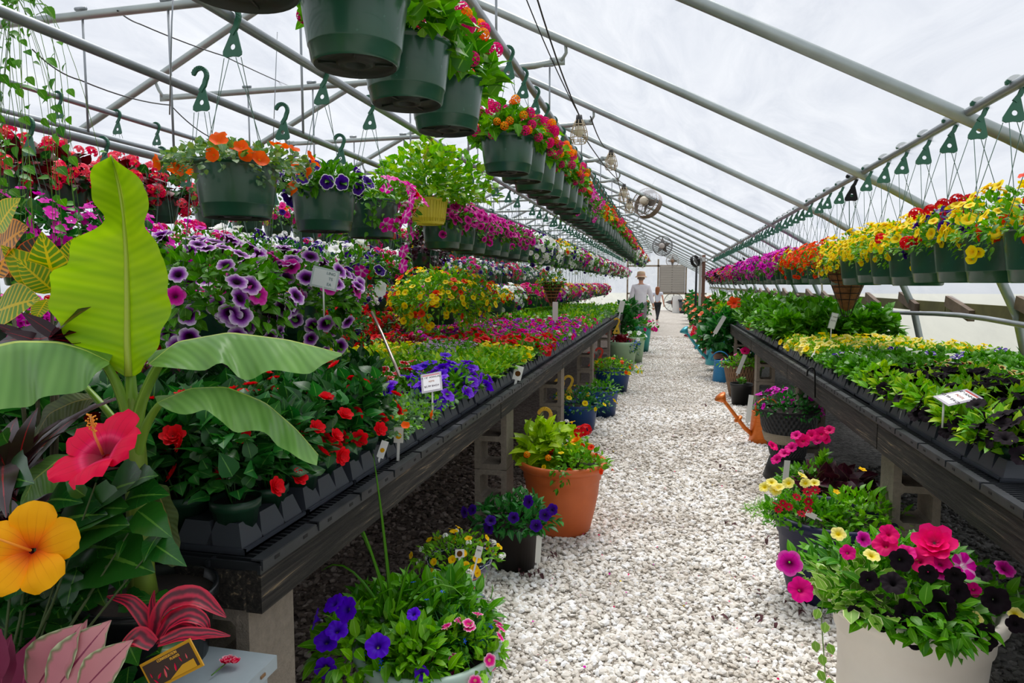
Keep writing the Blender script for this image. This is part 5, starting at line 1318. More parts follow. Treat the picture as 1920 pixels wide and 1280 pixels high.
g.add(HL,frames(D+RG.normal(size=D.shape)*.4,np.tile([0,-.5,.8],(n,1)))*(.055+.03*RG.random(n))[:,None,None],P)
for k_ in range(9):
    a_=at(*[(180,905),(60,960),(130,1010),(240,1000),(300,1010),(60,1050),(100,1130),(20,900),(200,1060)][k_],Y=1.0)
    q=np.array(a_)-o; g2.add(tube([(0,.04,.15),tuple(q*.5+np.array([0,.03,.06])),tuple(q)],[.003,.0025,.0015],6))
g.build('leaves',[L_['hibl']],hib); g2.build('stems',plain('hibiscus_stem','#3f5228',.7),hib)
P_['hib_pink']=petal('hibiscus_pink_red',[(0,'#7a0620'),(.2,'#a81038'),(.34,'#f06a86'),(.5,'#e8284c'),(1,'#ee3252')],jit=.05,trans=.3)
P_['hib_yel']=petal('hibiscus_yellow',[(0,'#c83808'),(.22,'#f08010'),(.45,'#fba81a'),(1,'#fbb42a')],jit=.05,trans=.3)
def hib_flower(px,py,Y,size,n_,mat,nm,colm,tipm,stam):
    """five broad ruffled petals and a long stamen column"""
    p=Vector(at(px,py,Y=Y))-Vector(o)
    N=Vector(n_).normalized(); q=N.to_track_quat('Z','Y').to_matrix()
    V=[];UV=[];F=[]
    for k in range(5):
        a=2*PI*k/5+.3; b=len(V); nr,nc=9,7
        for i in range(nr):
            t_=i/(nr-1)
            for j in range(nc):
                s=(j-(nc-1)/2)/((nc-1)/2); ww=.45*math.sin(min(1,t_*1.05+.06)*PI*.62)**.8
                r_=.06+.94*t_-.1*s*s*t_; y=s*ww*(1-.25*max(0,t_-.8)/.2*abs(s)); z=-.25*(1-t_)**2+.1*math.sin(t_*2.4)*(1-s*s)+.05*math.sin(s*7+k)*t_**2+.03*math.sin(t_*9+k*2)*abs(s)+k*.012+.04*s*t_
                V.append((r_*math.cos(a)-y*math.sin(a),r_*math.sin(a)+y*math.cos(a),z)); UV.append((t_,.5+.5*s))
        for i in range(nr-1):
            for j in range(nc-1): F.append((b+i*nc+j,b+i*nc+j+1,b+(i+1)*nc+j+1,b+(i+1)*nc+j))
    r=put('bloom',Geo().add(T(V,F,UV),size).mesh('bloom',[P_[mat]]),hib,p)
    r.rotation_euler=q.to_euler()
    c=Geo(); L=size*1.05
    e=q.inverted()@Vector(stam).normalized()*L
    pts=[Vector((0,0,-.15*size)),e*.4,e*.75,e]
    c.add(tube(pts,[size*.03,size*.025,size*.022,size*.018],8)); c.build('stamen_column',plain(nm+'_column',colm,.5),r)
    c=Geo(); K=40
    for _ in range(K):
        u_=random.uniform(.6,.95); d=Vector((random.gauss(0,1),random.gauss(0,1),random.gauss(0,1))).normalized()*size*random.uniform(.05,.1)
        c.add(xf(lathe([(.001,-1),(.9,-.3),(.9,.3),(.001,1)],6),size*.022),None,tuple(e*u_+d))
    for _ in range(5):
        d=Vector((random.gauss(0,1),random.gauss(0,1),random.gauss(0,1))).normalized()*size*.06; c.add(tube([e,e*1.06+d],[.001,.0012],5))
    c.build('anthers',plain(nm+'_anthers',tipm,.6),r)
hib_flower(184,843,.98,.085,(-.15,-.62,.75),'hib_pink','pink','#f0a860','#e8901c',(.35,-.5,.8))
hib_flower(52,1030,.88,.078,(.35,-.75,.45),'hib_yel','yellow','#f29a30','#e8701c',(-.35,-.5,.45))
# croton
cro=thing('croton',(-1.35,1.22,.60),'croton with broad green leaves netted in yellow and orange','plant'); o=np.array(cro.location)
g=Geo(); g.add(lathe(pot_profile(.1,.2,.02,.75,'plain'),28)); g.build('pot',BLACKP,cro)
L_['cro_g']=leafy('croton_green','#5f8a2a','#86a838',vein='#e3c84a',veinw=.04,lat='#d9c24a',latw=.35,latf=11,edge='#d9b23a',edgew=.03,jit=.15,rough=.3)
L_['cro_o']=leafy('croton_orange','#4a4a2a','#8a5a24',vein='#f0a030',veinw=.05,lat='#ee9a2c',latw=.45,latf=10,edge='#e8802a',edgew=.05,jit=.15,rough=.3)
L_['cro_d']=leafy('croton_dark','#2c2f22','#3c3a28',vein='#d8742c',veinw=.03,lat='#a85a34',latw=.22,latf=9,edge='#c8502a',edgew=.03,jit=.15,rough=.3)
L_['drac']=leafy('dark_red_blade','#1c0a0e','#33121a',vein='#7a1c24',trans=.1,rough=.25)
CL=leaf_t(w=.42,segs=9,pw=.75,droop=.12,fold=.12)
g=Geo()
for b_,t_,w_,m_,Yb,Yt in [((110,548),(70,436),1.25,0,1.32,1.27),((98,542),(0,458),1.0,0,1.32,1.25),((102,548),(30,484),1.1,0,1.3,1.24),((125,505),(143,438),1.2,0,1.34,1.34),((128,515),(168,446),1.0,0,1.33,1.3),((-10,585),(62,553),1.35,0,1.25,1.22),((-5,430),(27,368),1.5,0,1.22,1.2),((-5,470),(40,420),1.7,1,1.3,1.27),((60,520),(72,438),1.8,2,1.42,1.4),((20,520),(-5,450),1.7,2,1.4,1.38),((90,560),(60,600),1.2,0,1.33,1.28),((-5,520),(20,440),1.2,1,1.36,1.34)]:
    pxleaf(g,o,b_,t_,Yb,Yt,w_*1.3,CL,m_,(0.2,-.8,.5))
g.build('leaves',[L_['cro_g'],L_['cro_o'],L_['cro_d']],cro)
g=Geo()
for p_ in [(110,548),(98,542),(60,560),(20,540)]:
    q=np.array(at(p_[0],p_[1],Y=1.33))-o; g.add(tube([(0,0,.18),tuple(q*.6),tuple(q)],[.006,.005,.004],6))
g.build('stems',plain('croton_stem','#4a4530',.8),cro)
# dark red cordyline behind
r=floor_pot('nursery_pot',-1.32,1.12,.1,.2,BLACKP,'black pot of a dark maroon strap-leaved plant below the croton',z=.6,style='plain'); o=np.array(r.location)
g=Geo(); SL=leaf_t(w=.2,segs=6,droop=.5,fold=.1)
for k_ in range(34):
    a=random.uniform(0,6.28); e=random.uniform(.1,1.1); d=np.array([[math.cos(a)*math.cos(e),math.sin(a)*math.cos(e)*.6,math.sin(e)]])
    g.add(SL,frames(d,np.array([[0,-.2,1.]]))[0]*random.uniform(.2,.32),(random.uniform(-.02,.02),0,.28+.25*random.random()))
for b_,t_ in [((100,650),(0,610)),((90,640),(140,560)),((60,640),(-10,600)),((20,660),(110,600)),((120,640),(40,580)),((0,640),(120,615))]: pxleaf(g,o,b_,t_,1.2,1.15,1.4,leaf_t(w=.22,segs=6,droop=.2),0)
g.build('leaves',[L_['drac']],r)
# dark shrubs on the bench behind the banana
for i,(x,y,lab) in enumerate([(-1.45,1.46,'dark green leafy pot behind the low leaves of the banana'),(-1.72,1.5,'dark leafy pot with magenta buds left of the banana stalks'),(-1.35,.98,'dark leafy pot under the left banana leaf')]):
    r=floor_pot('nursery_pot',x,y,.09,.15,BLACKP,lab,z=.88 if y>1.3 else .6,style='plain')
    s=sub_foliage(r,'foliage',LEAF_WIDE,'dark',170,.065,.17,.24,(0,0,.15),0,10,tall=.04)
    if i==1: sub_flowers(r,dict(s,tall=.04),(0,0,.15),[(DBL,'imp_mag',5,.02)])
# calathea
cal=thing('calathea',(-.98,.70,.60),'calathea with broad pink leaves edged in cream and green','plant'); o=np.array(cal.location)
t=NT('calathea_leaf'); u,v=t.uv(); au=t.math('ABSOLUTE',t.math('SUBTRACT',u,.5)); nz=t.noise(30,3)
fr=t.math('ADD',au,t.math('MULTIPLY_ADD',nz.outputs[0],.12,-.06)); fr=t.math('ADD',fr,t.math('MULTIPLY',t.math('SINE',t.math('MULTIPLY',v,44.0)),.02))
col=t.mix(t.noise(5,3).outputs[0],lin('#b85a76'),lin('#e6aaa2')); col=t.mix(t.math('MULTIPLY_ADD',fr,12.0,-4.5,clamp=True),col,lin('#6f7d50')); col=t.mix(t.math('MULTIPLY_ADD',fr,14.0,-6.2,clamp=True),col,lin('#c9cfa6')); col=t.mix(t.math('LESS_THAN',au,.02),col,lin('#8c3050'))
b_=t.n('ShaderNodeBsdfPrincipled',{'Base Color':col,'Roughness':.35}); tr_=t.n('ShaderNodeBsdfTranslucent',{'Color':col})
L_['cal']=t.done(t.n('ShaderNodeMixShader',{0:.2,1:b_.outputs[0],2:tr_.outputs[0]}).outputs[0])
L_['calb']=leafy('calathea_back','#6a1c3a','#83304f',trans=.15,vein='#a04a6a')
g=Geo(); g.add(lathe(pot_profile(.09,.14,.02,.75,'plain'),28)); g.build('pot',BLACKP,cal)
KL=leaf_t(w=.5,segs=10,pw=.8,droop=.15,fold=.1,wav=.012)
g=Geo()
for b_,t_,w_,m_,Yb,Yt in [((62,1300),(128,1180),1.15,0,.86,.84),((95,1305),(190,1168),1.15,0,.84,.86),((150,1300),(232,1206),1.0,0,.84,.84),((40,1300),(55,1195),1.3,1,.9,.92),((0,1300),(10,1190),1.1,1,.82,.84),((-20,1290),(-10,1180),1.4,1,.8,.82),((120,1300),(150,1165),.9,0,.9,.92)]:
    pxleaf(g,o,b_,t_,Yb,Yt,w_,KL,m_,(.15,-.9,.35))
g.build('leaves',[L_['cal'],L_['calb']],cal)
# red cordyline with its card
cor=thing('cordyline',(-.84,.93,.60),'cordyline with arching dark red and pink striped leaves in a black pot','plant'); o=np.array(cor.location)
t=NT('cordyline_leaf'); u,v=t.uv(); st=t.math('SINE',t.math('MULTIPLY_ADD',u,17.0,t.math('MULTIPLY',t.noise(16,4).outputs[0],14.0)))
col=t.ramp(t.math('MULTIPLY_ADD',st,.5,.5),[(.15,lin('#5a1a2a')),(.55,lin('#8a2036')),(.95,lin('#c02242'))]); au=t.math('ABSOLUTE',t.math('SUBTRACT',u,.5)); col=t.mix(t.math('GREATER_THAN',au,.4),col,lin('#d02442'))
b_=t.n('ShaderNodeBsdfPrincipled',{'Base Color':col,'Roughness':.35}); tr_=t.n('ShaderNodeBsdfTranslucent',{'Color':col})
CORM=t.done(t.n('ShaderNodeMixShader',{0:.25,1:b_.outputs[0],2:tr_.outputs[0]}).outputs[0])
g=Geo(); g.add(lathe([(.001,0),(.06,0),(.068,.13),(.072,.132),(.072,.145),(.066,.14)],28)); g.build('pot',BLACKP,cor)
CO=leaf_t(w=.26,segs=9,pw=.7,droop=.0,fold=.12)
def curved(g,o,pts,Y,w,mat=0):
    """strap leaf along a curved midrib given by points"""
    P=smooth_line(W(pts,Y)-o,16,2); V=[];UV=[];F=[]
    for i,p in enumerate(P):
        t_=i/15; d=P[min(i+1,15)]-P[max(i-1,0)]; d/=np.linalg.norm(d); s=np.cross(d,np.array([0,-.6,.8])); s/=np.linalg.norm(s); nn=np.cross(s,d)
        ww=w*(math.sin(PI*(.12+.88*t_)**.8))**.7 if t_<.98 else .001
        for j in (-1,-.5,0,.5,1): V.append(p+s*ww*j+nn*abs(j)*ww*.35); UV.append((.5+.5*j,t_))
    for i in range(15):
        for j in range(4): F.append((i*5+j,i*5+j+1,(i+1)*5+j+1,(i+1)*5+j))
    g.add(T(V,F,UV),None,(0,0,0),mat)
g=Geo()
for pts,Y,w in [([(296,1195),(300,1150),(330,1122),(372,1116),(424,1157)],.97,.022),([(298,1200),(320,1165),(355,1150),(388,1165),(392,1185)],.95,.018),([(292,1195),(290,1160),(288,1130),(290,1106)],.98,.011),([(290,1200),(275,1160),(245,1125),(200,1118)],.98,.013),([(300,1205),(340,1190),(390,1188),(432,1192)],.93,.012),([(288,1210),(260,1190),(235,1210),(225,1240)],.93,.016),([(288,1205),(250,1200),(210,1225)],.95,.012),([(296,1200),(315,1180),(350,1170),(385,1200)],.98,.014)]:
    curved(g,o,pts,Y,w)
g.build('leaves',[CORM],cor)
def card(name,TL,TR,BL,Yp,label,cat,border='#c9c4bd',paper='#f1eff0',texts=(),stake=None,thick=.002,bandcol=None,inset=.07,par=None,group=None):
    a=at(*TL,Y=Yp[0]);b=at(*TR,Y=Yp[1]);c=at(*BL,Y=Yp[2])
    x=(b-a); w=x.length; x.normalize(); y=(a-c); y=(y-x*y.dot(x)); h=y.length; y.normalize(); z=x.cross(y)
    M=Matrix((x,y,z)).transposed().to_4x4(); ctr=a+x*w/2-y*h/2
    r=put(name,None,None,ctr); r.rotation_euler=M.to_euler(); tag(r,label,cat,group)
    Geo().add(box(w,h,thick)).build('card_border',plain('card_'+border.strip('#'),border,.35,coat=.3),r,False)
    i=inset*min(w,h)*1.4
    Geo().add(box(w-2*i,h-2*i,.0006,(0,0,thick/2+.0005))).build('paper',plain('paper_'+paper.strip('#'),paper,.6),r,False)
    if bandcol: Geo().add(box(w-2*i,h*.06,.0007,(0,h/2-i-h*.03,thick/2+.0007))).build('header_band',plain('band_'+bandcol.strip('#'),bandcol,.6),r,False)
    for (s,xx,yy,sz,col) in texts: text(s,sz*h,r,(xx*w,yy*h,thick/2+.0013),(0,0,0),col)
    if stake:
        iv=M.to_3x3().transposed(); dn=iv@Vector((0,0,-1))*stake
        Geo().add(tube([(0,-h*.4,-.002),tuple(Vector((0,-h*.4,-.002))+dn)],.004,6)).build('stake',TAGW,r)
    CARD_WH[:]=[w,h]
    return r
CARD_WH=[0,0]
cc=card('plant_card',(262,1246),(356,1196),(279,1300),(.87,.86,.87),'yellow-bordered picture card lettered CONVERSATION PLANTS on the cordyline pot','plant tag','#c8921c','#3a2a22',[('CONVERSATION',.02,.33,.13,'#e8b040'),('PLANTS',.14,.2,.13,'#e8b040')])
cw,ch=CARD_WH
g=Geo()
for (x,y,a,s_) in [(-.3,-.2,.5,.3),(-.32,-.35,2.2,.25),(-.15,-.3,1.3,.35),(.05,-.25,1.2,.3),(.22,-.05,1.8,.2),(.32,-.05,1.4,.2),(-.38,-.1,1.6,.2),(-.05,-.1,2.0,.22)]:
    g.add(leaf_t(w=.3,segs=4,droop=0,fold=0),rotm(0,0,a-PI/2)*s_*ch,(x*cw,y*ch,.0022))
for (x,y,a,s_) in [] and [(-.02,-.012,.5,.03),(-.03,-.01,2.2,.03),(-.01,-.005,1.3,.028),(.012,.0,1.2,.022),(.025,.004,1.8,.022),(.035,.008,1.4,.02),(-.035,-.02,1.6,.025)]:
    g.add(leaf_t(w=.3,segs=4,droop=0,fold=0),rotm(0,0,a-PI/2)*s_,(x,y,.0022))
g.build('printed_leaves',[P_['beg_coral']],cc)
Geo().add(T([(-.1*cw,-.4*ch,.0024),(.42*cw,-.4*ch,.0024),(.42*cw,-.12*ch,.0024),(.2*cw,-.14*ch,.0024)],[(0,1,2,3)])).build('yellow_corner',plain('band_d09a18','#d09a18',.6),cc,False)
# grey painted box with a fallen bloom
GB=plain('grey_painted_box','#9ba7ad',.5,col2='#87949b',scale=7)
p0=at(362,1211,Z=.70);p1=at(523,1224,Z=.70);p2=at(455,1262,Z=.70)
bx=thing('utility_box',((p0.x+p1.x)/2,(p0.y+p1.y)/2-.085,0),'grey painted box with a lid at the foot of the left bench','box')
wd=(p1.x-p0.x)
Geo().add(box(wd,.2,.03,(0,-.015,.685))).build('lid',GB,bx,False)
g=Geo(); g.add(box(wd-.03,.17,.67,(0,-.015,.335))); g.build('body',GB,bx,False)
g=Geo(); 
for x,y in ((wd/2+.001,-.05),(wd/2+.001,.03)): g.add(box(.004,.016,.006,(x,y,.685)))
g.build('rivet',plain('rusty_rivet','#7a5a3a',.7),bx,False)
fb=at(427,1238,Z=.715)
f_=thing('fallen_bloom',(fb.x,fb.y,.712),'pink and white double bloom lying on the grey box','flower')
o_=put('petals',Geo().add(petals_t(7,.9,.5,4),.017).add(petals_t(6,.8,.6,2),.012,(.016,.002,.0)).mesh('petals',[petal('fallen_pink',[(0,'#f8c0cc'),(.4,'#e02050'),(.8,'#e8305e'),(1,'#fbd8e0')])]),f_)
Geo().add(tube([(0,0,.0),(-.003,-.02,-.002),(-.006,-.045,-.004)],.0012,5)).build('stalk',STEM,f_)

# ------------------------------------------------------------------ signs and tags
card('price_sign',(1813,729),(1844,747),(1768,755),(2.86,2.79,2.77),'laminated white price sign reading 4 1/2 inch annual pots on the right bench','sign','#b9b3bd','#f3f0f1',[('4 1/2" ANNUAL',0,.27,.13,'#2a3a30'),('POTS',0,.05,.11,'#b0582a'),('$3.99 EACH',0,-.2,.13,'#3a3438')],.1,bandcol='#c03a34',inset=.09)
card('price_sign',(789,703),(827,696),(807,735),(2.66,2.68,2.6),'white price sign among the violet petunias on the left bench','sign','#b9b3bd','#f6f4f6',[('4 1/2" ANNUAL',0,.27,.12,'#4a4a50'),('POTS',0,.05,.1,'#c07848'),('$3.99 EACH',0,-.2,.12,'#6a5a68')],.12,bandcol='#d8828a')
card('price_sign',(588,497),(638,509),(590,537),(2.84,2.86,2.84),'white sign held among the lilac petunias of the low basket','sign','#c9d3d3','#eef1f1',[('LING',.2,.28,.2,'#5a7a80'),('TS',.22,.02,.2,'#5a7a80'),('EA',.2,-.25,.2,'#5a7a80')],.14)
card('price_sign',(1560,585),(1573,588),(1545,613),(6.2,6.2,6.2),'small grey price sign on a stake before the tall peppers','sign','#b5bcc0','#e4e6ea',[('4 1/2" ANNUAL',0,.25,.12,'#55585c'),('POTS',0,0,.12,'#55585c')],.14)
card('price_sign',(1672,428),(1728,398),(1676,462),(4.6,4.6,4.6),'large white sign half hidden behind the red-flowered baskets','sign','#c88a90','#f0eef2',[])
pt=plant_tag
pt(at(747,830,Y=2.25),.035,.055,'picture tag with an orange star flower beside the trailing portulaca',(-.15,0,.1),pic='lant_org')
pt(at(712,858,Y=2.15),.025,.06,'slanting picture tag just left of the star flower tag',(-.2,.35,.4),pic='lant_org')
pt(at(498,980,Y=1.55),.02,.06,'slanting pink picture tag in the tray of red impatiens nearest the corner',(-.1,.5,.2),pic='ver_pink')
pt(at(570,930,Y=1.75),.018,.05,'small pink picture tag between the two front impatiens pots',(-.05,.2,.3),pic='ver_pink')
pt(at(968,712,Y=4.15),.055,.09,'pointed yellow picture tag at the tray edge on the left bench',(-.2,.25,.2),pic='cal_yel')
pt(at(1128,0,Y=4) if False else at(1019,640,Y=6.2),.05,.16,'white tag lying on the magenta flowers of the left bench',(-1.0,.4,.5))
pt(at(1041,600,Y=7.4),.06,.2,'upright white tag between magenta and green plants on the left bench',(0,0,0))
pt(at(1163,585,Y=12),.09,.2,'white tag far along the left bench',(0,.2,0))
pt(at(1690,790,Y=3.4),.02,.05,'small white and green tag in the front tray of black petunias',(-.2,.2,.1),writing='')
pt(at(1446,640,Y=8.0),.08,.12,'small white tag standing by the red salvias',(0,.1,0),writing='$')
pt(at(1440,600,Y=9.5),.12,.28,'long slanted white tag above the green plants of the right bench',(-.2,.5,0))
pt(at(1540,520,X=1.25),.05,.1,'small white tag hanging at the orange calibrachoa baskets',(0,-.1,0),writing='$')
# bent metal rod
P=[at(697,585,Y=3.2),at(716,625,Y=3.1),at(736,672,Y=3.0),at(752,712,Y=2.92),at(748,740,Y=2.9),at(743,800,Y=2.9)]
r=thing('metal_sign_rod',P[-1],'bent silver metal rod standing among the violet petunias','rod')
o=P[-1]; RODM=plain('bright_steel','#b9aaa0',.3,.8)
Geo().add(tube([tuple(p-o) for p in P[:4]],[.0075,.0075,.0075,.008],8)).build('slanting_arm',RODM,r); Geo().add(tube([tuple(p-o) for p in P[3:]]+[(0,0,-.05)],.0055,8)).build('upright',RODM,r)
# black wire hoops hooked over the right bench
for i,(a,lab) in enumerate([([(1513,705),(1514,692),(1521,686),(1528,692),(1528,745)],'larger black wire hoop hooked over the edge of the right bench'),([(1458,655),(1460,646),(1468,647),(1478,655),(1474,668)],'smaller black wire hoop on the right bench by the yellow petunias')]):
    Y=4.75 if i==0 else 6.6
    P=[at(x,y,Y=Y) for x,y in a]; r=thing('wire_hoop',P[-1],lab,'wire'); Geo().add(tube([tuple(Vector(q)-P[-1]) for q in smooth_line([tuple(p) for p in P],14,1)],.006,6)).build('hoop',BLACKW,r)

# ------------------------------------------------------------------ lamps, cables and fans
def cage_lamp(p,i,sc=1.0):
    r=thing('cage_lamp',p,'caged work lamp hanging from the crossbar end, %s from the camera'%ORD[i],'lamp','caged work lamps'); r.scale=(sc,)*3
    CAG=plain('lamp_cage','#b5a68a',.6,.2)
    Geo().add(lathe([(.001,0),(.018,0),(.022,-.03),(.02,-.06),(.001,-.06)],12)).build('socket',plain('lamp_socket','#2a2a2a',.5),r)
    Geo().add(lathe([(.001,-.06),(.015,-.065),(.03,-.09),(.028,-.12),(.001,-.135)],12)).build('bulb',plain('glass_bulb','#cfc8b0',.2),r)
    g=Geo()
    for k in range(8):
        a=2*PI*k/8; g.add(tube([(q*math.cos(a),q*math.sin(a),z) for q,z in ((.022,-.03),(.036,-.06),(.05,-.1),(.055,-.14),(.042,-.17))],.0028,4))
    for q,z in ((.036,-.06),(.05,-.1),(.055,-.14),(.042,-.17)): g.add(tube([(q*math.cos(a),q*math.sin(a),z) for a in np.linspace(0,2*PI,17)],.0028,4,False))
    g.build('cage',CAG,r)
LP=[at(1086,216,Y=5.45),at(1146,280,Y=7.55),at(1170,345,Y=9.75),at(1180,372,Y=11.75)]
for i,p in enumerate(LP): cage_lamp(p,i,1.25 if i<2 else 1.4)
def cable(pts,label,r=.004,sag=0,name='cable'):
    P=[Vector(p) for p in pts]; q=[]
    for a,b in zip(P[:-1],P[1:]):
        for k in range(8): t_=k/8; v_=a.lerp(b,t_); v_.z-=sag*4*t_*(1-t_); q.append(v_)
    q.append(P[-1]); r_=thing(name,q[0],label,'cable'); Geo().add(tube([tuple(x-q[0]) for x in q],r,5)).build('cord',BLACKP,r_)
cable([at(985,-6,Y=4.3),LP[0]],'thin black cord running down to the first caged lamp',.004,.03)
cable([at(1006,-6,Y=4.1),LP[0]],'thicker black cord beside the first one above the aisle',.0055,.04)
cable([at(1107,218,Y=5.5),LP[1]],'black cord drooping between the first and second caged lamps',.005,.08)
cable([LP[0]+Vector((.03,0,-.15)),LP[2]],'cord from the first caged lamp toward the third',.005,.05); cable([LP[1]+Vector((.03,0,-.15)),at(1176,395,Y=11.5)],'cord from the second caged lamp down the row',.005,.05)
cable([at(60,92,Y=3.7),at(150,150,Y=3.9),at(320,197,Y=5.2),at(400,260,Y=5.4),at(560,330,Y=7)],'black cable crossing under the roof at the upper left',.005,.03)
cable([at(220,20,Y=3.7),at(262,45,Y=4.2),at(420,105,Y=5.1),at(560,168,Y=7.4)],'black cable tied along the roof pipe at the upper left',.005,.01)
def wire(pts,label):
    r_=thing('support_wire',pts[0],label,'wire','thin support wires'); Geo().add(tube([tuple(Vector(p)-Vector(pts[0])) for p in pts],.003,5)).build('strand',GALV2,r_)
wire([at(325,-8,Y=2.5),at(322,40,Y=2.5),at(318,215,Y=2.5)],'long thin wire carrying the low lilac petunia basket')
wire([at(520,60,Y=4.5),at(512,270,Y=4.5)],'thin wire right of the portulaca basket')
def fan(p,R,depth,rot,label,dark='#8d867c',blades=4,motor='#c9bda8'):
    r=thing('ventilation_fan',p,label,'fan'); r.rotation_euler=rot
    C=plain('fan_wire_'+dark.strip('#'),dark,.5,.4)
    g=Geo()
    for z in (-depth/2,depth/2):
        g.add(tube([(R*math.cos(a),R*math.sin(a),z) for a in np.linspace(0,2*PI,37)],R*.03,6,False))
        for q in np.linspace(.25,.92,7): g.add(tube([(R*q*math.cos(a),R*q*math.sin(a),z*(1.25-.25*q)) for a in np.linspace(0,2*PI,29)],R*.008,3,False))
        for k in range(16): a=2*PI*k/16; g.add(tube([(R*.12*math.cos(a),R*.12*math.sin(a),z*1.25),(R*math.cos(a),R*math.sin(a),z)],R*(.018 if k%4==0 else .008),3,False))
    for k in range(20): a=2*PI*k/20; g.add(tube([(R*math.cos(a),R*math.sin(a),-depth/2),(R*math.cos(a),R*math.sin(a),depth/2)],R*.01,3,False))
    g.add(lathe([(R*1.0,-depth*.45),(R*1.0,depth*.1)],36)) if depth>.15 else None
    g.build('guard',C,r)
    g=Geo()
    for k in range(blades): g.add(leaf_t(w=.55,segs=5,droop=0,fold=.02,pw=.6),rotm(0,0,2*PI*k/blades)@rotm(0,.5,0)*R*.88)
    g.build('blades',plain('fan_blade','#7d7a76',.4,.5),r)
    Geo().add(xf(lathe([(.001,-1),(.8,-1),(1,-.7),(1,.6),(.5,1),(.001,1)],20),R*.28),None,(0,0,depth*.55)).build('motor',plain('fan_motor_'+motor.strip('#'),motor,.5),r)
    return r
p=at(1213,381,Y=13.6); r=fan(p,.27,.2,(PI/2-.35,0,-.55),'wide drum fan with a beige motor hanging nearest the camera','#7a6a5a',4); r.location=p
p2=at(1225,343,Y=13.6); wire([p+Vector((.05,0,.26)),p2,at(1232,330,Y=13.6)],'rod holding up the nearest drum fan')
p=at(1242,461,Y=20); fan(p,.275,.1,(PI/2,0,-.2),'round caged fan in the middle of the three hanging fans','#6a6a6a',5,'#b8b0a8')
p=at(1261,489,Y=27); fan(p,.24,.08,(PI/2,0,-.1),'small pale caged fan hanging farthest away','#a8a098',4,'#8a6a50')
p=at(1263,563,Y=37.5); r=fan((p.x,37.5,.52),.5,.15,(PI/2,0,0),'big black-rimmed floor fan against the end wall','#3a322c',4,'#6a4a3a')
# post with a black fan head
ps=thing('support_post',(1.02,20.3,0),'wooden post with a white bracket on the right of the far aisle','post')
Geo().add(box(.09,.09,2.32,(0,0,1.16))).build('timber',plain('post_brown','#7a5a4a',.8),ps,False)
Geo().add(box(.07,.05,2.1,(-.09,-.03,1.05))).build('white_plank',plain('post_white','#cfcdc6',.7),ps,False)
Geo().add(box(.3,.06,.12,(-.12,-.08,2.19))).build('bracket',plain('bracket_white','#d6d6d2',.6),ps,False)
Geo().add(tube([(-.2,-.05,0),(-.2,-.05,2.0)],.03,8)).build('black_pipe',BLACKP,ps)
p=at(1305,489,Y=20.1); fan((p.x-.0,20.0,p.z),.16,.16,(PI/2-.3,0,.9),'black round fan head fixed to the post','#141414',4,'#1a1a1a')
# far clutter at the end
r=thing('waste_bin',(.95,36.2,0),'dark lidded bin by the big fan at the end of the aisle','bin'); Geo().add(lathe([(.001,0),(.27,0),(.33,.62),(.001,.62)],24)).build('body',plain('bin_grey','#3a3a42',.5),r); Geo().add(lathe([(.36,.62),(.37,.7),(.001,.72)],24)).build('lid',BLACKP,r)
r=thing('white_board',(.52,36.3,0),'white board leaning by the dark bin','board'); r.rotation_euler=(-.08,0,0); Geo().add(box(.42,.03,.9,(0,0,.45))).build('panel',plain('board_white','#ebe8e2',.6),r,False)

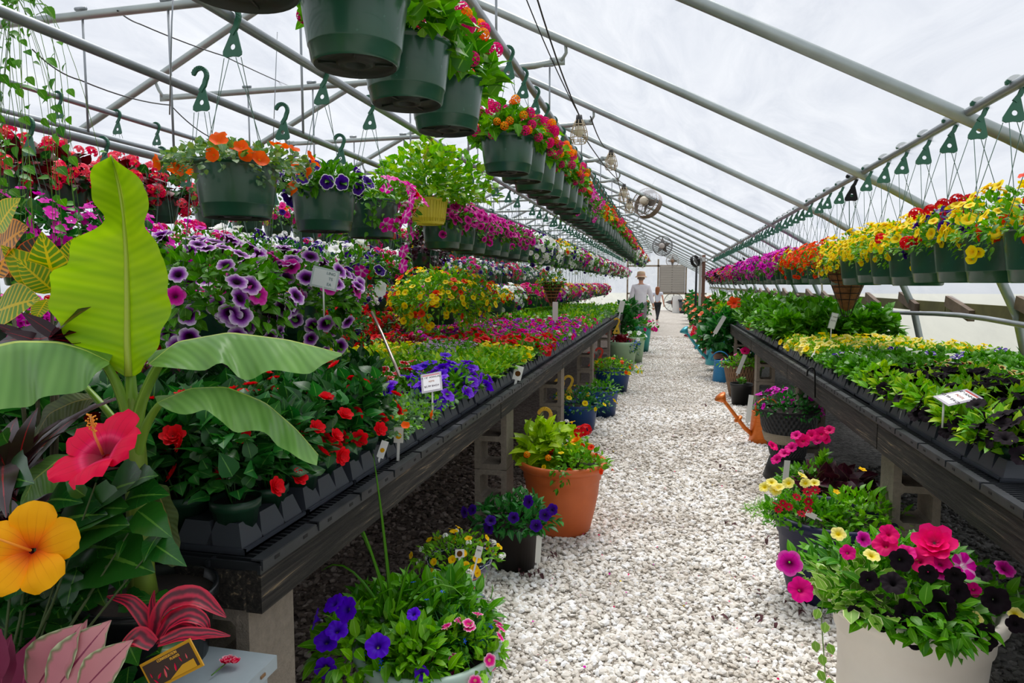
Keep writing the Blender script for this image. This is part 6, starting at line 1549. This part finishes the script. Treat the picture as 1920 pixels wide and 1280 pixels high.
# ------------------------------------------------------------------ people
def skinned(name,verts,edges,radii,mat,parent,sub=2):
    me=bpy.data.meshes.new(name); me.from_pydata(verts,edges,[]); me.materials.append(mat)
    o=put(name,me,parent); 
    m=o.modifiers.new('skin','SKIN'); m.use_smooth_shade=True
    for i,r_ in enumerate(radii):
        sv=me.skin_vertices[0].data[i]; rr=r_ if hasattr(r_,'__len__') else (r_,r_); sv.radius=rr
    me.skin_vertices[0].data[0].use_root=True
    s=o.modifiers.new('sub','SUBSURF'); s.levels=sub; s.render_levels=sub
    return o
SKIN=plain('skin','#d9a184',.55); 
def person(loc,h,rz,label,shirt,pants,hair,hat=None,stride=.0,longsl=True,girl=False,arm=0.0):
    r=thing('person',loc,label,'person'); r.rotation_euler=(0,0,rz); k=h/1.75; r.scale=(k,k,k)
    st=stride
    # pelvis, spine, neck, head ; local -Y is the back of the walker's view (faces +Y)
    V=[(0,0,.95),(0,0,1.1),(0,.01,1.28),(0,0,1.42),(0,0,1.5),(0,.01,1.56),(0,.02,1.66),(0,.015,1.73),
       (-.09,0,.9),(-.09,st*.28,.5),(-.09,st*.5-.03,.09),(-.09,st*.5+.1,.03),
       (.09,0,.9),(.09,-st*.2,.5),(.09,-st*.55-.02,.1),(.09,-st*.55+.1,.03),
       (-.19,0,1.42),(-.25,-.02-arm*.1,1.16),(-.26,.06,.93),(-.26,.1,.84),
       (.19,0,1.42),(.27,.02-arm*.15,1.17),(.33,-.02-arm*.2,.94),(.35,-.02-arm*.22,.85)]
    E=[(0,1),(1,2),(2,3),(3,4),(4,5),(5,6),(6,7),(0,8),(8,9),(9,10),(10,11),(0,12),(12,13),(13,14),(14,15),(3,16),(16,17),(17,18),(18,19),(3,20),(20,21),(21,22),(22,23)]
    R=[(.13,.1),(.125,.09),(.15,.1),(.13,.09),(.055,.055),(.06,.07),(.085,.1),(.06,.07),.08,.055,.038,.03,.08,.055,.038,.03,.055,.042,.032,.025,.055,.042,.032,.025]
    skinned('body',V,E,R,SKIN,r)
    for sx,q in ((-1,19),(1,23)):       # fingers
        for f_ in range(4):
            p=V[q]; x=p[0]+(f_-1.5)*.016
            skinned('finger',[(p[0]+(f_-1.5)*.012,p[1],p[2]-.01),(x,p[1]+.01,p[2]-.05),(x,p[1]+.022,p[2]-.085+.006*abs(f_-1.3))],[(0,1),(1,2)],[.009,.008,.006],SKIN,r,1)
        p=V[q]; skinned('thumb',[(p[0]-sx*.015,p[1]+.01,p[2]+.01),(p[0]-sx*.03,p[1]+.03,p[2]-.02),(p[0]-sx*.028,p[1]+.04,p[2]-.045)],[(0,1),(1,2)],[.01,.009,.007],SKIN,r,1)
    tor=[V[0],V[1],V[2],V[3],(0,0,1.47)]; a=.04 if longsl else .02
    vs=[(0,0,.86 if longsl else .93)]+tor[1:]; es=[(0,1),(1,2),(2,3),(3,4)]; rs=[(.19,.135),(.165,.12),(.19,.13),(.165,.115),(.07,.07)]
    if girl: rs=[(.15,.11),(.14,.105),(.16,.115),(.14,.1),(.06,.06)]
    b=len(vs)
    for q0 in (16,20):
        n0=len(vs); vs+= [V[q0],V[q0+1] if longsl else tuple(np.array(V[q0])*.5+np.array(V[q0+1])*.5)]; es+=[(3,n0),(n0,n0+1)]; rs+=[.08,.066 if longsl else .07]
        if longsl: vs.append(V[q0+2]); es.append((n0+1,n0+2)); rs.append(.055)
    skinned('shirt',vs,es,rs,shirt,r)
    pv=[(0,0,.94),V[8],V[9],(V[10][0],V[10][1],V[10][2]+.03),V[12],V[13],(V[14][0],V[14][1],V[14][2]+.03)]
    skinned('trousers',pv,[(0,1),(1,2),(2,3),(0,4),(4,5),(5,6)],[(.15,.115),.1,.07,.05,.1,.07,.05],pants,r)
    for q in (10,14): skinned('shoe',[(V[q][0],V[q][1]-.03,.045),(V[q][0],V[q][1]+.08,.04),(V[q][0],V[q][1]+.17,.03)],[(0,1),(1,2)],[(.045,.045),(.048,.04),(.035,.025)],plain('white_shoe','#e6e2de',.5),r,1)
    # face
    g=Geo(); g.add(xf(lathe([(.001,-1),(.7,-.7),(1,0),(.7,.7),(.001,1)],8),.011),None,[(-.032,.108,1.655),(.032,.108,1.655)]); g.build('eye',plain('eye_dark','#2a2220',.3),r)
    g=Geo(); g.add(xf(leaf_t(w=.5,segs=3,droop=-.4),.04),rotm(PI/2,0,0),(0,.112,1.625)); g.build('nose',SKIN,r)
    Geo().add(box(.045,.01,.01,(0,.108,1.595))).build('mouth',plain('lips','#a8605a',.5),r)
    g=Geo(); g.add(xf(lathe([(.001,-1),(.8,-.6),(1,0),(.8,.6),(.001,1)],8),np.array([.012,.02,.03])),None,[(-.092,.01,1.64),(.092,.01,1.64)]); g.build('ear',SKIN,r)
    if girl:
        hv=[(0,.0,1.72),(0,-.05,1.66),(0,-.09,1.56),(0,-.1,1.44),(0,-.1,1.33)]
        skinned('hair',hv,[(0,1),(1,2),(2,3),(3,4)],[(.1,.1),(.115,.1),(.12,.06),(.1,.04),(.05,.025)],hair,r)
    else: skinned('hair',[(0,0,1.7),(0,-.04,1.64),(0,-.05,1.58)],[(0,1),(1,2)],[(.1,.1),(.1,.09),(.07,.05)],hair,r)
    if hat:
        Geo().add(lathe([(.001,1.84),(.05,1.838),(.1,1.82),(.112,1.77),(.114,1.71),(.12,1.7),(.145,1.69),(.163,1.67),(.165,1.675),(.145,1.697),(.116,1.715)],32)).build('hat_crown',hat,r)
        Geo().add(lathe([(.115,1.735),(.1165,1.72),(.1185,1.708)],32)).build('hat_band',plain('hat_band','#c98a78',.8),r)
    return r
person((-.69,19.2,0),1.76,.1,'person in a wide tan sun hat and loose white long-sleeved shirt, seen from behind',plain('white_shirt','#fbfaff',.8,col2='#ece9f2',scale=9),plain('grey_trousers','#8a8a8c',.8),plain('grey_hair','#8a7a6a',.8),plain('straw_hat','#dcc2a0',.85,col2='#cba98a'))
person((-.33,27.2,0),1.40,-.25,'young person with long light-brown hair, white T-shirt and black leggings, mid-stride',plain('white_tee','#e4e8f4',.8),plain('black_leggings','#191a1e',.7),plain('light_brown_hair','#a5663a',.6,col2='#8a4e28',scale=20),None,.8,False,True,.6)
# ------------------------------------------------------------------ light
w=bpy.data.worlds.new('world'); SC.world=w; w.use_nodes=True
w.node_tree.nodes['Background'].inputs[0].default_value=(.88,.94,1.0,1); w.node_tree.nodes['Background'].inputs[1].default_value=.5
sd=bpy.data.lights.new('sun','SUN'); sd.energy=4.0; sd.angle=math.radians(40); sd.color=(1,.97,.93)
so=bpy.data.objects.new('sun',sd); COL.objects.link(so); so.rotation_euler=(math.radians(-24),math.radians(-4),0)
vs=SC.view_settings; SC.display_settings.display_device='sRGB'
vs.view_transform='Standard'; vs.look='None'; vs.gamma=1.0; vs.exposure=0.82; vs.use_curve_mapping=False
cy=SC.cycles
cy.max_bounces=7; cy.diffuse_bounces=4; cy.glossy_bounces=2; cy.transmission_bounces=4; cy.transparent_max_bounces=8
cy.caustics_reflective=False; cy.caustics_refractive=False; cy.sample_clamp_indirect=6
cy.use_denoising=True
